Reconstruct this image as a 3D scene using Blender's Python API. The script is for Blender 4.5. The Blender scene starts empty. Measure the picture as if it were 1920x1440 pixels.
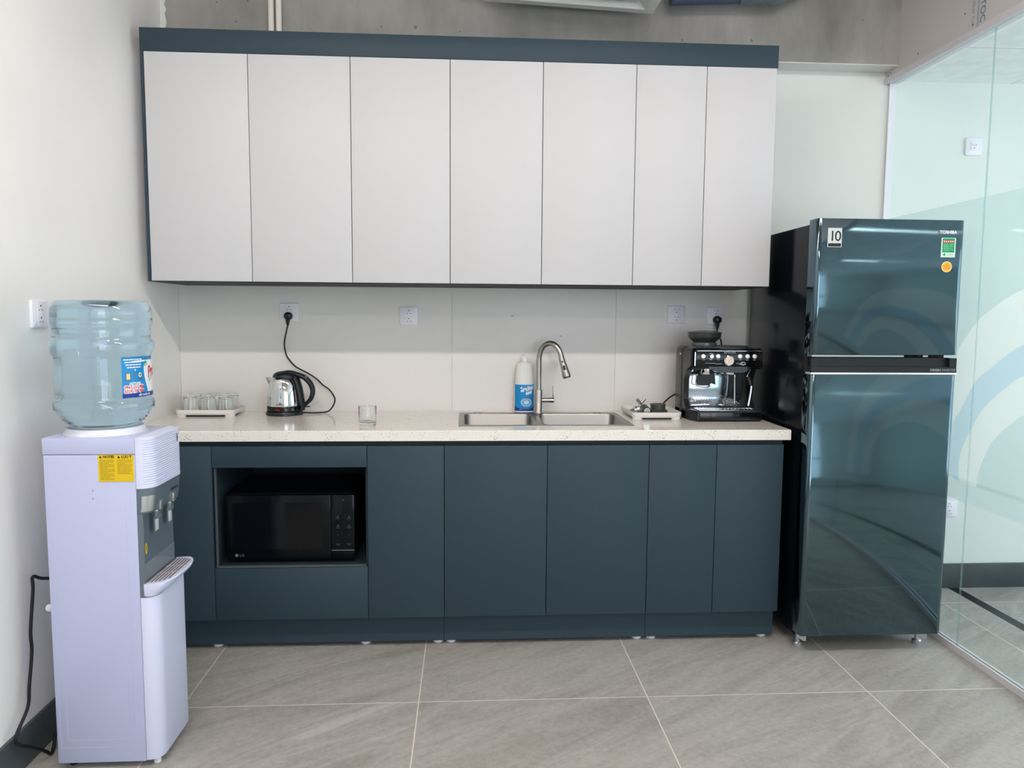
import bpy, bmesh, math, random
from mathutils import Vector, Matrix
random.seed(7)
sc = bpy.context.scene
COL = sc.collection
PI = math.pi

# ------------------------------------------------------------------ camera, world, light, exposure
YAW, PITCH, ROLL, FPX = 0.0601, 0.0910, 0.0071, 1404.39
_f = Vector((math.sin(YAW)*math.cos(PITCH), math.cos(YAW)*math.cos(PITCH), -math.sin(PITCH)))
_r = Vector((math.cos(YAW), -math.sin(YAW), 0)); _u = _r.cross(_f)
_r2 = _r*math.cos(ROLL) + _u*math.sin(ROLL); _u2 = -_r*math.sin(ROLL) + _u*math.cos(ROLL)
cd = bpy.data.cameras.new('camera'); cam = bpy.data.objects.new('camera', cd); COL.objects.link(cam)
M = Matrix(((_r2.x, _u2.x, -_f.x), (_r2.y, _u2.y, -_f.y), (_r2.z, _u2.z, -_f.z))).to_4x4()
M.translation = Vector((-0.0649, -3.4881, 1.3322)); cam.matrix_world = M
cd.sensor_width = 36; cd.lens = 36*FPX/1920; cd.clip_start = 0.02; cd.clip_end = 100
sc.camera = cam

W = bpy.data.worlds.new('sky'); sc.world = W; W.use_nodes = True
bg = W.node_tree.nodes['Background']; bg.inputs[0].default_value = (0.90, 0.92, 1.06, 1); bg.inputs[1].default_value = 5.0

def portal(name, loc, rot, sx, sy):
    l = bpy.data.lights.new(name, 'AREA'); l.shape = 'RECTANGLE'; l.size = sx; l.size_y = sy
    l.cycles.is_portal = True
    o = bpy.data.objects.new(name, l); o.location = loc; o.rotation_euler = rot; COL.objects.link(o)
portal('window_portal', (2.0, -6.42, 1.55), (PI/2, 0, 0), 3.0, 2.5)
portal('window_portal', (4.62, -2.1, 1.35), (0, PI/2, 0), 1.9, 3.6)
LAMP = 92.0            # emission of the ceiling lamp diffusers

sc.view_settings.view_transform = 'Standard'
sc.view_settings.look = 'None'
sc.view_settings.exposure = 0.0
sc.view_settings.gamma = 1.0
sc.view_settings.use_curve_mapping = False
sc.cycles.use_denoising = True
sc.cycles.max_bounces = 14
sc.cycles.transparent_max_bounces = 24
sc.cycles.transmission_bounces = 12
sc.cycles.glossy_bounces = 6
sc.cycles.sample_clamp_indirect = 8.0

# ------------------------------------------------------------------ materials
def lin(c):
    return tuple((x/255/12.92) if x/255 <= 0.04045 else ((x/255+0.055)/1.055)**2.4 for x in c)
def mat(name, rgb, rough=0.5, metal=0.0, spec=0.5, trans=0.0, ior=1.45, emit=None, coat=0.0, bump=None, alpha=1.0):
    m = bpy.data.materials.new(name); m.use_nodes = True
    b = m.node_tree.nodes['Principled BSDF']
    b.inputs['Base Color'].default_value = (*lin(rgb), 1)
    b.inputs['Roughness'].default_value = rough
    b.inputs['Metallic'].default_value = metal
    b.inputs['Specular IOR Level'].default_value = spec
    b.inputs['Transmission Weight'].default_value = trans
    b.inputs['IOR'].default_value = ior
    b.inputs['Coat Weight'].default_value = coat
    b.inputs['Coat Roughness'].default_value = 0.05
    b.inputs['Alpha'].default_value = alpha
    if emit:
        b.inputs['Emission Color'].default_value = (*lin(rgb), 1); b.inputs['Emission Strength'].default_value = emit
    if bump:
        n = m.node_tree.nodes; l = m.node_tree.links
        tx = n.new('ShaderNodeTexCoord'); nz = n.new('ShaderNodeTexNoise'); nz.inputs['Scale'].default_value = bump[0]; nz.inputs['Detail'].default_value = 3
        bp = n.new('ShaderNodeBump'); bp.inputs['Strength'].default_value = bump[1]; bp.inputs['Distance'].default_value = 0.002
        l.new(tx.outputs['Object'], nz.inputs['Vector']); l.new(nz.outputs['Fac'], bp.inputs['Height']); l.new(bp.outputs['Normal'], b.inputs['Normal'])
    return m
def nodes(m): return m.node_tree.nodes, m.node_tree.links, m.node_tree.nodes['Principled BSDF']
def ramp(n, stops):
    r = n.new('ShaderNodeValToRGB'); e = r.color_ramp.elements
    while len(e) < len(stops): e.new(0.5)
    for k, (p, c) in enumerate(stops):
        e[k].position = p; e[k].color = (*lin(c), 1) if len(c) == 3 else c
    return r
def mathn(n, op, a=None, b=None):
    x = n.new('ShaderNodeMath'); x.operation = op
    for i, v in enumerate((a, b)):
        if isinstance(v, (int, float)): x.inputs[i].default_value = v
    return x
def mixc(n, l, fac, a, b):
    x = n.new('ShaderNodeMix'); x.data_type = 'RGBA'
    for sock, v in ((x.inputs['Factor'], fac), (x.inputs[6], a), (x.inputs[7], b)):
        if isinstance(v, (int, float)): sock.default_value = v
        elif isinstance(v, tuple): sock.default_value = (*lin(v), 1)
        else: l.new(v, sock)
    return x.outputs[2]

# white wall paint with very faint roller mottling
def paint(name, rgb, rough=0.42, amt=4):
    m = mat(name, rgb, rough, spec=0.4); n, l, b = nodes(m)
    tx = n.new('ShaderNodeTexCoord'); nz = n.new('ShaderNodeTexNoise'); nz.inputs['Scale'].default_value = 2.2; nz.inputs['Detail'].default_value = 5
    l.new(tx.outputs['Object'], nz.inputs['Vector'])
    r = ramp(n, [(0.3, tuple(c-amt for c in rgb)), (0.7, tuple(min(255, c+amt//2) for c in rgb))])
    l.new(nz.outputs['Fac'], r.inputs['Fac']); l.new(r.outputs['Color'], b.inputs['Base Color'])
    return m
m_wall = paint('white_wall_paint', (219, 224, 219), 0.38)
m_wall_l = paint('white_wall_paint_lit', (240, 239, 236), 0.34)  # left wall colour raised to stand in for extra lamp light there
m_wall2 = paint('pale_wall_paint', (222, 231, 226), 0.5)
m_soffit = paint('beam_soffit_paint', (226, 226, 222), 0.6)
m_board = mat('backsplash_board', (222, 221, 217), 0.3, spec=0.4)

def concrete():
    m = mat('raw_concrete', (150, 149, 142), 0.85, spec=0.25); n, l, b = nodes(m)
    tx = n.new('ShaderNodeTexCoord')
    mp = n.new('ShaderNodeMapping'); mp.inputs['Scale'].default_value = (4.5, 4.5, 1.6); l.new(tx.outputs['Object'], mp.inputs['Vector'])
    n1 = n.new('ShaderNodeTexNoise'); n1.inputs['Scale'].default_value = 1.1; n1.inputs['Detail'].default_value = 7; n1.inputs['Roughness'].default_value = 0.6
    l.new(mp.outputs['Vector'], n1.inputs['Vector'])
    n2 = n.new('ShaderNodeTexNoise'); n2.inputs['Scale'].default_value = 2.3; n2.inputs['Detail'].default_value = 6; l.new(tx.outputs['Object'], n2.inputs['Vector'])
    r1 = ramp(n, [(0.30, (112, 111, 106)), (0.5, (150, 149, 144)), (0.7, (176, 175, 170))]); l.new(n1.outputs['Fac'], r1.inputs['Fac'])
    r2 = ramp(n, [(0.35, (132, 134, 130)), (0.65, (168, 165, 161))]); l.new(n2.outputs['Fac'], r2.inputs['Fac'])
    c = mixc(n, l, 0.5, r1.outputs['Color'], r2.outputs['Color'])
    v = n.new('ShaderNodeTexVoronoi'); v.inputs['Scale'].default_value = 15; v.inputs['Randomness'].default_value = 1; l.new(tx.outputs['Object'], v.inputs['Vector'])
    n3 = n.new('ShaderNodeTexNoise'); n3.inputs['Scale'].default_value = 3.0; l.new(tx.outputs['Object'], n3.inputs['Vector'])
    th = mathn(n, 'MULTIPLY', None, 0.17); l.new(n3.outputs['Fac'], th.inputs[0])
    lt = mathn(n, 'LESS_THAN'); l.new(v.outputs['Distance'], lt.inputs[0]); l.new(th.outputs[0], lt.inputs[1])
    sub = mathn(n, 'GREATER_THAN', None, 0.5); l.new(n3.outputs['Fac'], sub.inputs[0])
    mu = mathn(n, 'MULTIPLY'); l.new(lt.outputs[0], mu.inputs[0]); l.new(sub.outputs[0], mu.inputs[1])
    fm = mathn(n, 'MULTIPLY', None, 0.55); l.new(mu.outputs[0], fm.inputs[0])
    c2 = mixc(n, l, fm.outputs[0], c, (74, 72, 68)); l.new(c2, b.inputs['Base Color'])
    bp = n.new('ShaderNodeBump'); bp.inputs['Strength'].default_value = 0.12; bp.inputs['Distance'].default_value = 0.01
    l.new(n1.outputs['Fac'], bp.inputs['Height']); l.new(bp.outputs['Normal'], b.inputs['Normal'])
    return m
m_conc = concrete()

def floor_mat():
    m = mat('grey_stone_tile', (140, 139, 134), 0.42, spec=0.35); n, l, b = nodes(m)
    tx = n.new('ShaderNodeTexCoord'); sx = n.new('ShaderNodeSeparateXYZ'); l.new(tx.outputs['Object'], sx.inputs[0])
    def cell(ax, off):
        a = mathn(n, 'ADD', None, off); l.new(sx.outputs[ax], a.inputs[0])
        d = mathn(n, 'DIVIDE', None, 0.8); l.new(a.outputs[0], d.inputs[0])
        fr = mathn(n, 'FRACT'); l.new(d.outputs[0], fr.inputs[0])
        s = mathn(n, 'SUBTRACT', None, 0.5); l.new(fr.outputs[0], s.inputs[0])
        ab = mathn(n, 'ABSOLUTE'); l.new(s.outputs[0], ab.inputs[0])
        g = mathn(n, 'GREATER_THAN', None, 0.5-0.0021/0.8); l.new(ab.outputs[0], g.inputs[0])
        fl = mathn(n, 'FLOOR'); l.new(d.outputs[0], fl.inputs[0])
        return g, fl
    gx, fx = cell(0, 0.2303+8); gy, fy = cell(1, 0.9962+8)
    mx = mathn(n, 'MAXIMUM'); l.new(gx.outputs[0], mx.inputs[0]); l.new(gy.outputs[0], mx.inputs[1])
    cb = n.new('ShaderNodeCombineXYZ'); l.new(fx.outputs[0], cb.inputs[0]); l.new(fy.outputs[0], cb.inputs[1])
    wn = n.new('ShaderNodeTexWhiteNoise'); wn.noise_dimensions = '3D'; l.new(cb.outputs[0], wn.inputs['Vector'])
    off = n.new('ShaderNodeVectorMath'); off.operation = 'SCALE'; off.inputs['Scale'].default_value = 9.0; l.new(wn.outputs['Color'], off.inputs[0])
    ad = n.new('ShaderNodeVectorMath'); ad.operation = 'ADD'; l.new(tx.outputs['Object'], ad.inputs[0]); l.new(off.outputs[0], ad.inputs[1])
    vr = n.new('ShaderNodeVectorRotate'); vr.rotation_type = 'Z_AXIS'; vr.inputs['Angle'].default_value = math.radians(-34); l.new(ad.outputs[0], vr.inputs['Vector'])
    mp = n.new('ShaderNodeMapping'); mp.inputs['Scale'].default_value = (0.75, 4.2, 1); l.new(vr.outputs[0], mp.inputs['Vector'])
    n1 = n.new('ShaderNodeTexNoise'); n1.inputs['Scale'].default_value = 1.25; n1.inputs['Detail'].default_value = 9; n1.inputs['Roughness'].default_value = 0.62; n1.inputs['Distortion'].default_value = 0.7
    l.new(mp.outputs[0], n1.inputs['Vector'])
    r1 = ramp(n, [(0.33, (140, 137, 130)), (0.46, (162, 159, 152)), (0.53, (175, 173, 166)), (0.59, (157, 154, 148)), (0.7, (190, 188, 182))])
    l.new(n1.outputs['Fac'], r1.inputs['Fac'])
    n2 = n.new('ShaderNodeTexNoise'); n2.inputs['Scale'].default_value = 55; n2.inputs['Detail'].default_value = 6; n2.inputs['Roughness'].default_value = 0.7; l.new(ad.outputs[0], n2.inputs['Vector'])
    r2 = ramp(n, [(0.3, (130, 128, 122)), (0.7, (196, 194, 188))]); l.new(n2.outputs['Fac'], r2.inputs['Fac'])
    c = mixc(n, l, 0.3, r1.outputs['Color'], r2.outputs['Color'])
    # thin dark/pale veins along the same drift
    n3 = n.new('ShaderNodeTexNoise'); n3.inputs['Scale'].default_value = 0.9; n3.inputs['Detail'].default_value = 5; n3.inputs['Distortion'].default_value = 1.2; l.new(mp.outputs[0], n3.inputs['Vector'])
    s3 = mathn(n, 'SUBTRACT', None, 0.5); l.new(n3.outputs['Fac'], s3.inputs[0]); a3 = mathn(n, 'ABSOLUTE'); l.new(s3.outputs[0], a3.inputs[0])
    r3 = ramp(n, [(0.0, (255, 255, 255)), (0.018, (0, 0, 0))]); l.new(a3.outputs[0], r3.inputs['Fac'])
    f3 = mathn(n, 'MULTIPLY', None, 0.2); l.new(r3.outputs['Color'], f3.inputs[0])
    c = mixc(n, l, f3.outputs[0], c, (134, 130, 122))
    c = mixc(n, l, mx.outputs[0], c, (222, 214, 198)); l.new(c, b.inputs['Base Color'])
    bp = n.new('ShaderNodeBump'); bp.inputs['Strength'].default_value = 0.12; bp.inputs['Distance'].default_value = 0.003
    l.new(n2.outputs['Fac'], bp.inputs['Height']); l.new(bp.outputs['Normal'], b.inputs['Normal'])
    return m
m_floor = floor_mat()

def skirt_mat():
    m = mat('dark_skirting_tile', (66, 76, 80), 0.4); n, l, b = nodes(m)
    tx = n.new('ShaderNodeTexCoord'); nz = n.new('ShaderNodeTexNoise'); nz.inputs['Scale'].default_value = 4; nz.inputs['Detail'].default_value = 7
    l.new(tx.outputs['Object'], nz.inputs['Vector'])
    r = ramp(n, [(0.3, (56, 66, 70)), (0.7, (82, 90, 92))]); l.new(nz.outputs['Fac'], r.inputs['Fac']); l.new(r.outputs['Color'], b.inputs['Base Color'])
    return m
m_skirt = skirt_mat()

def quartz():
    m = mat('white_quartz', (231, 228, 220), 0.14, spec=0.5); n, l, b = nodes(m)
    tx = n.new('ShaderNodeTexCoord')
    v = n.new('ShaderNodeTexVoronoi'); v.inputs['Scale'].default_value = 135; l.new(tx.outputs['Object'], v.inputs['Vector'])
    nz = n.new('ShaderNodeTexNoise'); nz.inputs['Scale'].default_value = 24; l.new(tx.outputs['Object'], nz.inputs['Vector'])
    th = mathn(n, 'MULTIPLY_ADD'); th.inputs[1].default_value = 0.8; th.inputs[2].default_value = -0.195; l.new(nz.outputs['Fac'], th.inputs[0])
    lt = mathn(n, 'LESS_THAN'); l.new(v.outputs['Distance'], lt.inputs[0]); l.new(th.outputs[0], lt.inputs[1])
    r = ramp(n, [(0.2, (150, 148, 142)), (0.5, (198, 195, 188)), (0.8, (168, 152, 128))]); l.new(v.outputs['Color'], r.inputs['Fac'])
    f = mathn(n, 'MULTIPLY', None, 0.75); l.new(lt.outputs[0], f.inputs[0])
    l.new(mixc(n, l, f.outputs[0], (231, 228, 220), r.outputs['Color']), b.inputs['Base Color'])
    return m
m_quartz = quartz()

m_door_w = mat('pale_grey_laminate', (200, 201, 203), 0.45, spec=0.35)
m_dark = mat('slate_blue_laminate', (46, 64, 74), 0.5, spec=0.3, bump=(60, 0.05))
m_darkin = mat('slate_carcass', (38, 50, 58), 0.55, spec=0.3)
m_void = mat('cabinet_shadow_gap', (34, 42, 48), 0.7, spec=0.1)
m_steel = mat('brushed_steel', (178, 174, 168), 0.3, metal=1.0)
m_sink = mat('satin_sink_steel', (150, 149, 145), 0.36, metal=1.0)
m_chrome = mat('polished_chrome', (226, 226, 226), 0.06, metal=1.0)
m_alu = mat('aluminium_channel', (214, 212, 216), 0.45, spec=0.4)
m_white = mat('white_plastic', (232, 233, 240), 0.35)
m_disp = mat('dispenser_white_plastic', (190, 196, 227), 0.32)
m_cream = mat('cream_plastic', (226, 225, 220), 0.4)
m_black = mat('black_plastic', (15, 19, 23), 0.36)
m_blackg = mat('gloss_black', (9, 11, 14), 0.08)
m_rubber = mat('black_rubber', (14, 15, 20), 0.55)
m_hole = mat('socket_slot_black', (20, 20, 22), 0.7)
m_disp_lit = mat('dispenser_plastic_lit', (216, 221, 245), 0.3)  # lighter copy of the dispenser plastic, brighter light on the front painted in
m_grey = mat('slate_grey_plastic', (98, 112, 122), 0.35)
m_silver = mat('satin_silver_plastic', (196, 200, 202), 0.3, metal=0.8)
m_smoke = mat('smoked_plastic', (78, 84, 84), 0.12, trans=0.55)
m_board_g = paint('grey_gypsum_board', (205, 201, 200), 0.8)
m_ink = mat('blue_print', (112, 140, 164), 0.8)
m_red = mat('red_print', (222, 40, 44), 0.5)
m_navy = mat('navy_print', (20, 52, 140), 0.4)
m_blue = mat('blue_print_label', (16, 140, 206), 0.35)
m_lblue = mat('light_blue_print', (120, 196, 236), 0.4)
m_green = mat('green_print', (24, 156, 96), 0.4)
m_yel = mat('yellow_print', (226, 194, 20), 0.5)
m_orange = mat('amber_print', (240, 180, 62), 0.5)
m_ochre = mat('ochre_print', (166, 138, 22), 0.6)
m_txtk = mat('black_print', (24, 24, 22), 0.6)
m_txtw = mat('white_print', (240, 244, 246), 0.5)
m_txtg = mat('grey_print', (150, 158, 164), 0.5)
m_pink = mat('pink_chalk_mark', (236, 70, 160), 0.8)
m_led = mat('lamp_diffuser', (255, 243, 235), 0.5, emit=LAMP)
m_frost = mat('frosted_pad', (200, 206, 206), 0.5)

def fridge_mat():
    m = mat('dark_glass_door', (91, 111, 120), 0.07, metal=1.0, coat=0.0)
    return m
m_fdoor = fridge_mat()
m_fbody = mat('fridge_side_steel', (12, 17, 23), 0.18, spec=0.35)

def thin_glass(name, tint, ior=1.5, rough=0.0, milk=0.0, milkc=(255, 255, 255)):
    m = bpy.data.materials.new(name); m.use_nodes = True; n = m.node_tree.nodes; l = m.node_tree.links; n.clear()
    o = n.new('ShaderNodeOutputMaterial'); t = n.new('ShaderNodeBsdfTransparent'); t.inputs[0].default_value = (*lin(tint), 1)
    g = n.new('ShaderNodeBsdfGlossy'); g.inputs['Roughness'].default_value = rough; g.inputs[0].default_value = (0.95, 1, 0.98, 1)
    f0 = ((ior-1)/(ior+1))**2       # Schlick reflectance, the same from both sides of the sheet
    lw = n.new('ShaderNodeLayerWeight'); lw.inputs[0].default_value = 0.5; pw = n.new('ShaderNodeMath'); pw.operation = 'POWER'; l.new(lw.outputs['Facing'], pw.inputs[0]); pw.inputs[1].default_value = 5
    ma = n.new('ShaderNodeMath'); ma.operation = 'MULTIPLY_ADD'; l.new(pw.outputs[0], ma.inputs[0]); ma.inputs[1].default_value = 1-f0; ma.inputs[2].default_value = f0
    mx = n.new('ShaderNodeMixShader'); l.new(ma.outputs[0], mx.inputs[0])
    if milk:
        d = n.new('ShaderNodeBsdfDiffuse'); d.inputs[0].default_value = (*lin(milkc), 1)
        tr = n.new('ShaderNodeBsdfTranslucent'); tr.inputs[0].default_value = (*lin(milkc), 1)
        m1 = n.new('ShaderNodeMixShader'); m1.inputs[0].default_value = 0.6; l.new(d.outputs[0], m1.inputs[1]); l.new(tr.outputs[0], m1.inputs[2])
        m2 = n.new('ShaderNodeMixShader'); m2.inputs[0].default_value = milk; l.new(t.outputs[0], m2.inputs[1]); l.new(m1.outputs[0], m2.inputs[2])
        l.new(m2.outputs[0], mx.inputs[1])
    else: l.new(t.outputs[0], mx.inputs[1])
    l.new(g.outputs[0], mx.inputs[2]); l.new(mx.outputs[0], o.inputs[0])
    return m
m_pane = thin_glass('clear_partition_glass', (247, 251, 249), 1.45)
m_film = thin_glass('frosted_film', (230, 241, 240), 1.1, 0.3, 0.26, (224, 235, 234))
m_filmw = thin_glass('white_arc_film', (252, 253, 248), 1.1, 0.3, 0.28, (255, 253, 250))
m_filmb = thin_glass('blue_arc_film', (224, 238, 244), 1.1, 0.3, 0.3, (214, 232, 246))
m_wrap = thin_glass('plastic_wrap', (200, 212, 220), 1.4, 0.15, 0.45, (196, 208, 216))
m_glass = mat('tumbler_glass', (252, 254, 253), 0.0, trans=1.0, ior=1.33, coat=0.6)
m_water = mat('pale_blue_bottle', (200, 230, 246), 0.0, trans=1.0, ior=1.16, coat=1.0)
m_clear = thin_glass('clear_lever_plastic', (226, 234, 236), 1.5, 0.05, 0.25, (214, 222, 224))

# ------------------------------------------------------------------ mesh helpers
def BM(): return bmesh.new()
def bx(bm, x0, x1, y0, y1, z0, z1, bev=0.0, seg=2):
    vs = [bm.verts.new(p) for p in ((x0,y0,z0),(x1,y0,z0),(x1,y1,z0),(x0,y1,z0),(x0,y0,z1),(x1,y0,z1),(x1,y1,z1),(x0,y1,z1))]
    fs = [bm.faces.new([vs[i] for i in q]) for q in ((3,2,1,0),(4,5,6,7),(0,1,5,4),(1,2,6,5),(2,3,7,6),(3,0,4,7))]
    if bev:
        es = list({e for f in fs for e in f.edges})
        bmesh.ops.bevel(bm, geom=es, offset=bev, segments=seg, profile=0.5, affect='EDGES', clamp_overlap=True)
    return bm
def box(*a, **k): return bx(BM(), *a, **k)
def loft(bm, loops, cap0=True, cap1=True, close=True):
    rows = [[bm.verts.new(p) for p in L] for L in loops]
    n = len(rows[0])
    for a, b in zip(rows, rows[1:]):
        for i in range(n if close else n-1):
            j = (i+1) % n; bm.faces.new((a[i], a[j], b[j], b[i]))
    if cap0: bm.faces.new(rows[0][::-1])
    if cap1: bm.faces.new(rows[-1])
    return bm
def lathe(bm, prof, seg=32, c=(0, 0, 0), sy=1.0, ax='z'):
    """profile of (r, h); r == 0 closes in a point"""
    def pt(r, a, h):
        x, y = r*math.cos(a), r*math.sin(a)*sy
        p = {'z': (x, y, h), 'y': (x, h, y), 'x': (h, x, y)}[ax]
        return (p[0]+c[0], p[1]+c[1], p[2]+c[2])
    rows = []
    for r, h in prof:
        rows.append([bm.verts.new(pt(0, 0, h))] if r < 1e-6 else [bm.verts.new(pt(r, 2*PI*i/seg, h)) for i in range(seg)])
    for a, b in zip(rows, rows[1:]):
        for i in range(seg):
            j = (i+1) % seg
            if len(a) == 1 and len(b) == 1: continue
            if len(a) == 1: bm.faces.new((a[0], b[j], b[i]))
            elif len(b) == 1: bm.faces.new((a[i], a[j], b[0]))
            else: bm.faces.new((a[i], a[j], b[j], b[i]))
    if len(rows[0]) > 1: bm.faces.new(rows[0][::-1])
    if len(rows[-1]) > 1: bm.faces.new(rows[-1])
    bmesh.ops.recalc_face_normals(bm, faces=bm.faces[:])
    return bm
def spline(pts, n=8):
    P = [Vector(p) for p in pts]; out = []
    for i in range(len(P)-1):
        p0 = P[max(i-1, 0)]; p1 = P[i]; p2 = P[i+1]; p3 = P[min(i+2, len(P)-1)]
        for k in range(n):
            t = k/n
            out.append(0.5*((2*p1)+(-p0+p2)*t+(2*p0-5*p1+4*p2-p3)*t*t+(-p0+3*p1-3*p2+p3)*t**3))
    out.append(P[-1]); return out
def tube(bm, pts, r, seg=10, flat=1.0, up=None):
    P = [Vector(p) for p in pts]; n = len(P)
    R = r if callable(r) else ((lambda t: r) if isinstance(r, (int, float)) else (lambda t: r[min(int(round(t*(len(r)-1))), len(r)-1)]))
    rows = []; nv = None
    for i in range(n):
        t = (P[min(i+1, n-1)]-P[max(i-1, 0)]).normalized()
        if nv is None:
            nv = Vector(up) if up else (Vector((0, 0, 1)) if abs(t.z) < 0.9 else Vector((1, 0, 0)))
        nv = (nv - t*nv.dot(t)).normalized(); bn = t.cross(nv); rr = R(i/(n-1))
        rows.append([bm.verts.new(P[i]+nv*(math.cos(2*PI*k/seg)*rr)+bn*(math.sin(2*PI*k/seg)*rr*flat)) for k in range(seg)])
    for a, b in zip(rows, rows[1:]):
        for k in range(seg):
            j = (k+1) % seg; bm.faces.new((a[k], a[j], b[j], b[k]))
    bm.faces.new(rows[0][::-1]); bm.faces.new(rows[-1])
    bmesh.ops.recalc_face_normals(bm, faces=bm.faces[:])
    return bm
def rrect(x0, x1, y0, y1, r, z, seg=6):
    out = []
    for cx, cy, a0 in ((x1-r, y0+r, -PI/2), (x1-r, y1-r, 0), (x0+r, y1-r, PI/2), (x0+r, y0+r, PI)):
        for k in range(seg+1):
            a = a0+PI/2*k/seg; out.append((cx+r*math.cos(a), cy+r*math.sin(a), z))
    return out
def prism(bm, outline, ax, d0, d1):
    """closed 2-D outline extruded along an axis: 'y' takes (x,z), 'x' takes (y,z), 'z' takes (x,y)"""
    def P(q, d): return {'y': (q[0], d, q[1]), 'x': (d, q[0], q[1]), 'z': (q[0], q[1], d)}[ax]
    a = [bm.verts.new(P(q, d0)) for q in outline]; b = [bm.verts.new(P(q, d1)) for q in outline]; n = len(a)
    for i in range(n):
        j = (i+1) % n; bm.faces.new((a[i], a[j], b[j], b[i]))
    bm.faces.new(a[::-1]); bm.faces.new(b)
    bmesh.ops.recalc_face_normals(bm, faces=bm.faces[:])
    return bm
def disc(bm, c, r, u, v, seg=24, sv=1.0):
    u, v, c = Vector(u), Vector(v), Vector(c)
    bm.faces.new([bm.verts.new(c+u*(r*math.cos(2*PI*k/seg))+v*(r*sv*math.sin(2*PI*k/seg))) for k in range(seg)]); return bm

def root_of(o):
    while o.parent: o = o.parent
    return o
def link(name, bm, m, loc=(0, 0, 0), parent=None, smooth=35):
    me = bpy.data.meshes.new(name); bm.normal_update()
    sh = Vector(loc) if parent is None else root_of(parent).location
    bmesh.ops.translate(bm, verts=bm.verts[:], vec=-sh); bm.to_mesh(me); bm.free()
    if smooth:
        for p in me.polygons: p.use_smooth = True
        me.set_sharp_from_angle(angle=math.radians(smooth))
    for x in (m if isinstance(m, (list, tuple)) else [m]): me.materials.append(x)
    o = bpy.data.objects.new(name, me); COL.objects.link(o)
    if parent is None: o.location = loc
    else: o.parent = parent
    return o
def thing(name, label, cat, loc, group=None):
    o = bpy.data.objects.new(name, None); COL.objects.link(o); o.location = loc; o.empty_display_size = 0.05
    o['label'] = label; o['category'] = cat
    if group: o['group'] = group
    return o
def tag(o, label, cat, group=None):
    o['label'] = label; o['category'] = cat
    if group: o['group'] = group
    return o
def struct(name, bm, m, label=None, parent=None, smooth=35):
    o = link(name, bm, m, parent=parent, smooth=smooth)
    if parent is None: o['kind'] = 'structure'
    if label: o['label'] = label
    return o
def dup(o, parent=None):
    c = o.copy(); COL.objects.link(c); c.parent = parent
    for ch in list(o.children): dup(ch, c)
    return c

_tc = {}
def glyphs(s, size, align='LEFT', bold=0.0, spacing=1.0, shear=0.0):
    """flat filled letters as (points, faces)"""
    key = (s, size, align, bold, spacing, shear)
    if key not in _tc:
        cu = bpy.data.curves.new('lettering', 'FONT'); cu.body = s; cu.size = size; cu.align_x = align; cu.offset = bold; cu.space_character = spacing; cu.shear = shear
        cu.resolution_u = 3
        ob = bpy.data.objects.new('lettering', cu); COL.objects.link(ob)
        me = bpy.data.meshes.new_from_object(ob.evaluated_get(bpy.context.evaluated_depsgraph_get()))
        _tc[key] = ([tuple(v.co) for v in me.vertices], [tuple(p.vertices) for p in me.polygons])
        bpy.data.objects.remove(ob); bpy.data.curves.remove(cu); bpy.data.meshes.remove(me)
    return _tc[key]
def text(bm, s, size, o, u, v, **k):
    P, F = glyphs(s, size, **k); o, u, v = Vector(o), Vector(u), Vector(v)
    vs = [bm.verts.new(o+u*p[0]+v*p[1]) for p in P]
    for f in F:
        try: bm.faces.new([vs[i] for i in f])
        except ValueError: pass
    return bm
def text_map(bm, s, size, fn, **k):
    P, F = glyphs(s, size, **k)
    vs = [bm.verts.new(fn(p[0], p[1])) for p in P]
    for f in F:
        try: bm.faces.new([vs[i] for i in f])
        except ValueError: pass
    return bm
X_, Y_, Z_ = (1, 0, 0), (0, 1, 0), (0, 0, 1)
def patch(bm, fn, u0, u1, v0, v1, nu=12, nv=1):
    g = [[bm.verts.new(fn(u0+(u1-u0)*i/nu, v0+(v1-v0)*j/nv)) for i in range(nu+1)] for j in range(nv+1)]
    for j in range(nv):
        for i in range(nu): bm.faces.new((g[j][i], g[j][i+1], g[j+1][i+1], g[j+1][i]))
    return bm

# ------------------------------------------------------------------ the room
XL = -1.3677; GX = 1.905; YF = -6.3; H = 3.25; XR = 4.6
struct('floor', box(XL-0.15, XR+0.15, YF-0.15, 0.15, -0.1, 0.0), m_floor)
struct('wall_left', box(XL-0.15, XL, YF-0.15, 0.15, 0, H), m_wall_l)
struct('wall_back', box(XL, GX, 0.003, 0.15, 0, H), m_wall)
struct('wall_back_side', box(GX, XR, 0.003, 0.15, 0, H), m_wall2)
struct('ceiling', box(XL-0.15, GX-0.04, YF-0.15, 0.15, H, H+0.15), m_conc)
b = BM()
bx(b, XL, XR, YF-0.15, YF, 0, 0.30); bx(b, XL, XR, YF-0.15, YF, 2.80, H)
bx(b, XL, 0.5, YF-0.15, YF, 0.30, 2.80); bx(b, 3.5, XR, YF-0.15, YF, 0.30, 2.80)
struct('wall_front', b, m_wall)
b = BM()
bx(b, XR, XR+0.15, YF-0.15, 0.15, 0, 0.4); bx(b, XR, XR+0.15, YF-0.15, 0.15, 2.3, 2.6)
bx(b, XR, XR+0.15, YF-0.15, -3.9, 0.4, 2.3); bx(b, XR, XR+0.15, -0.3, 0.15, 0.4, 2.3)
struct('wall_right', b, m_wall2)
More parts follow.
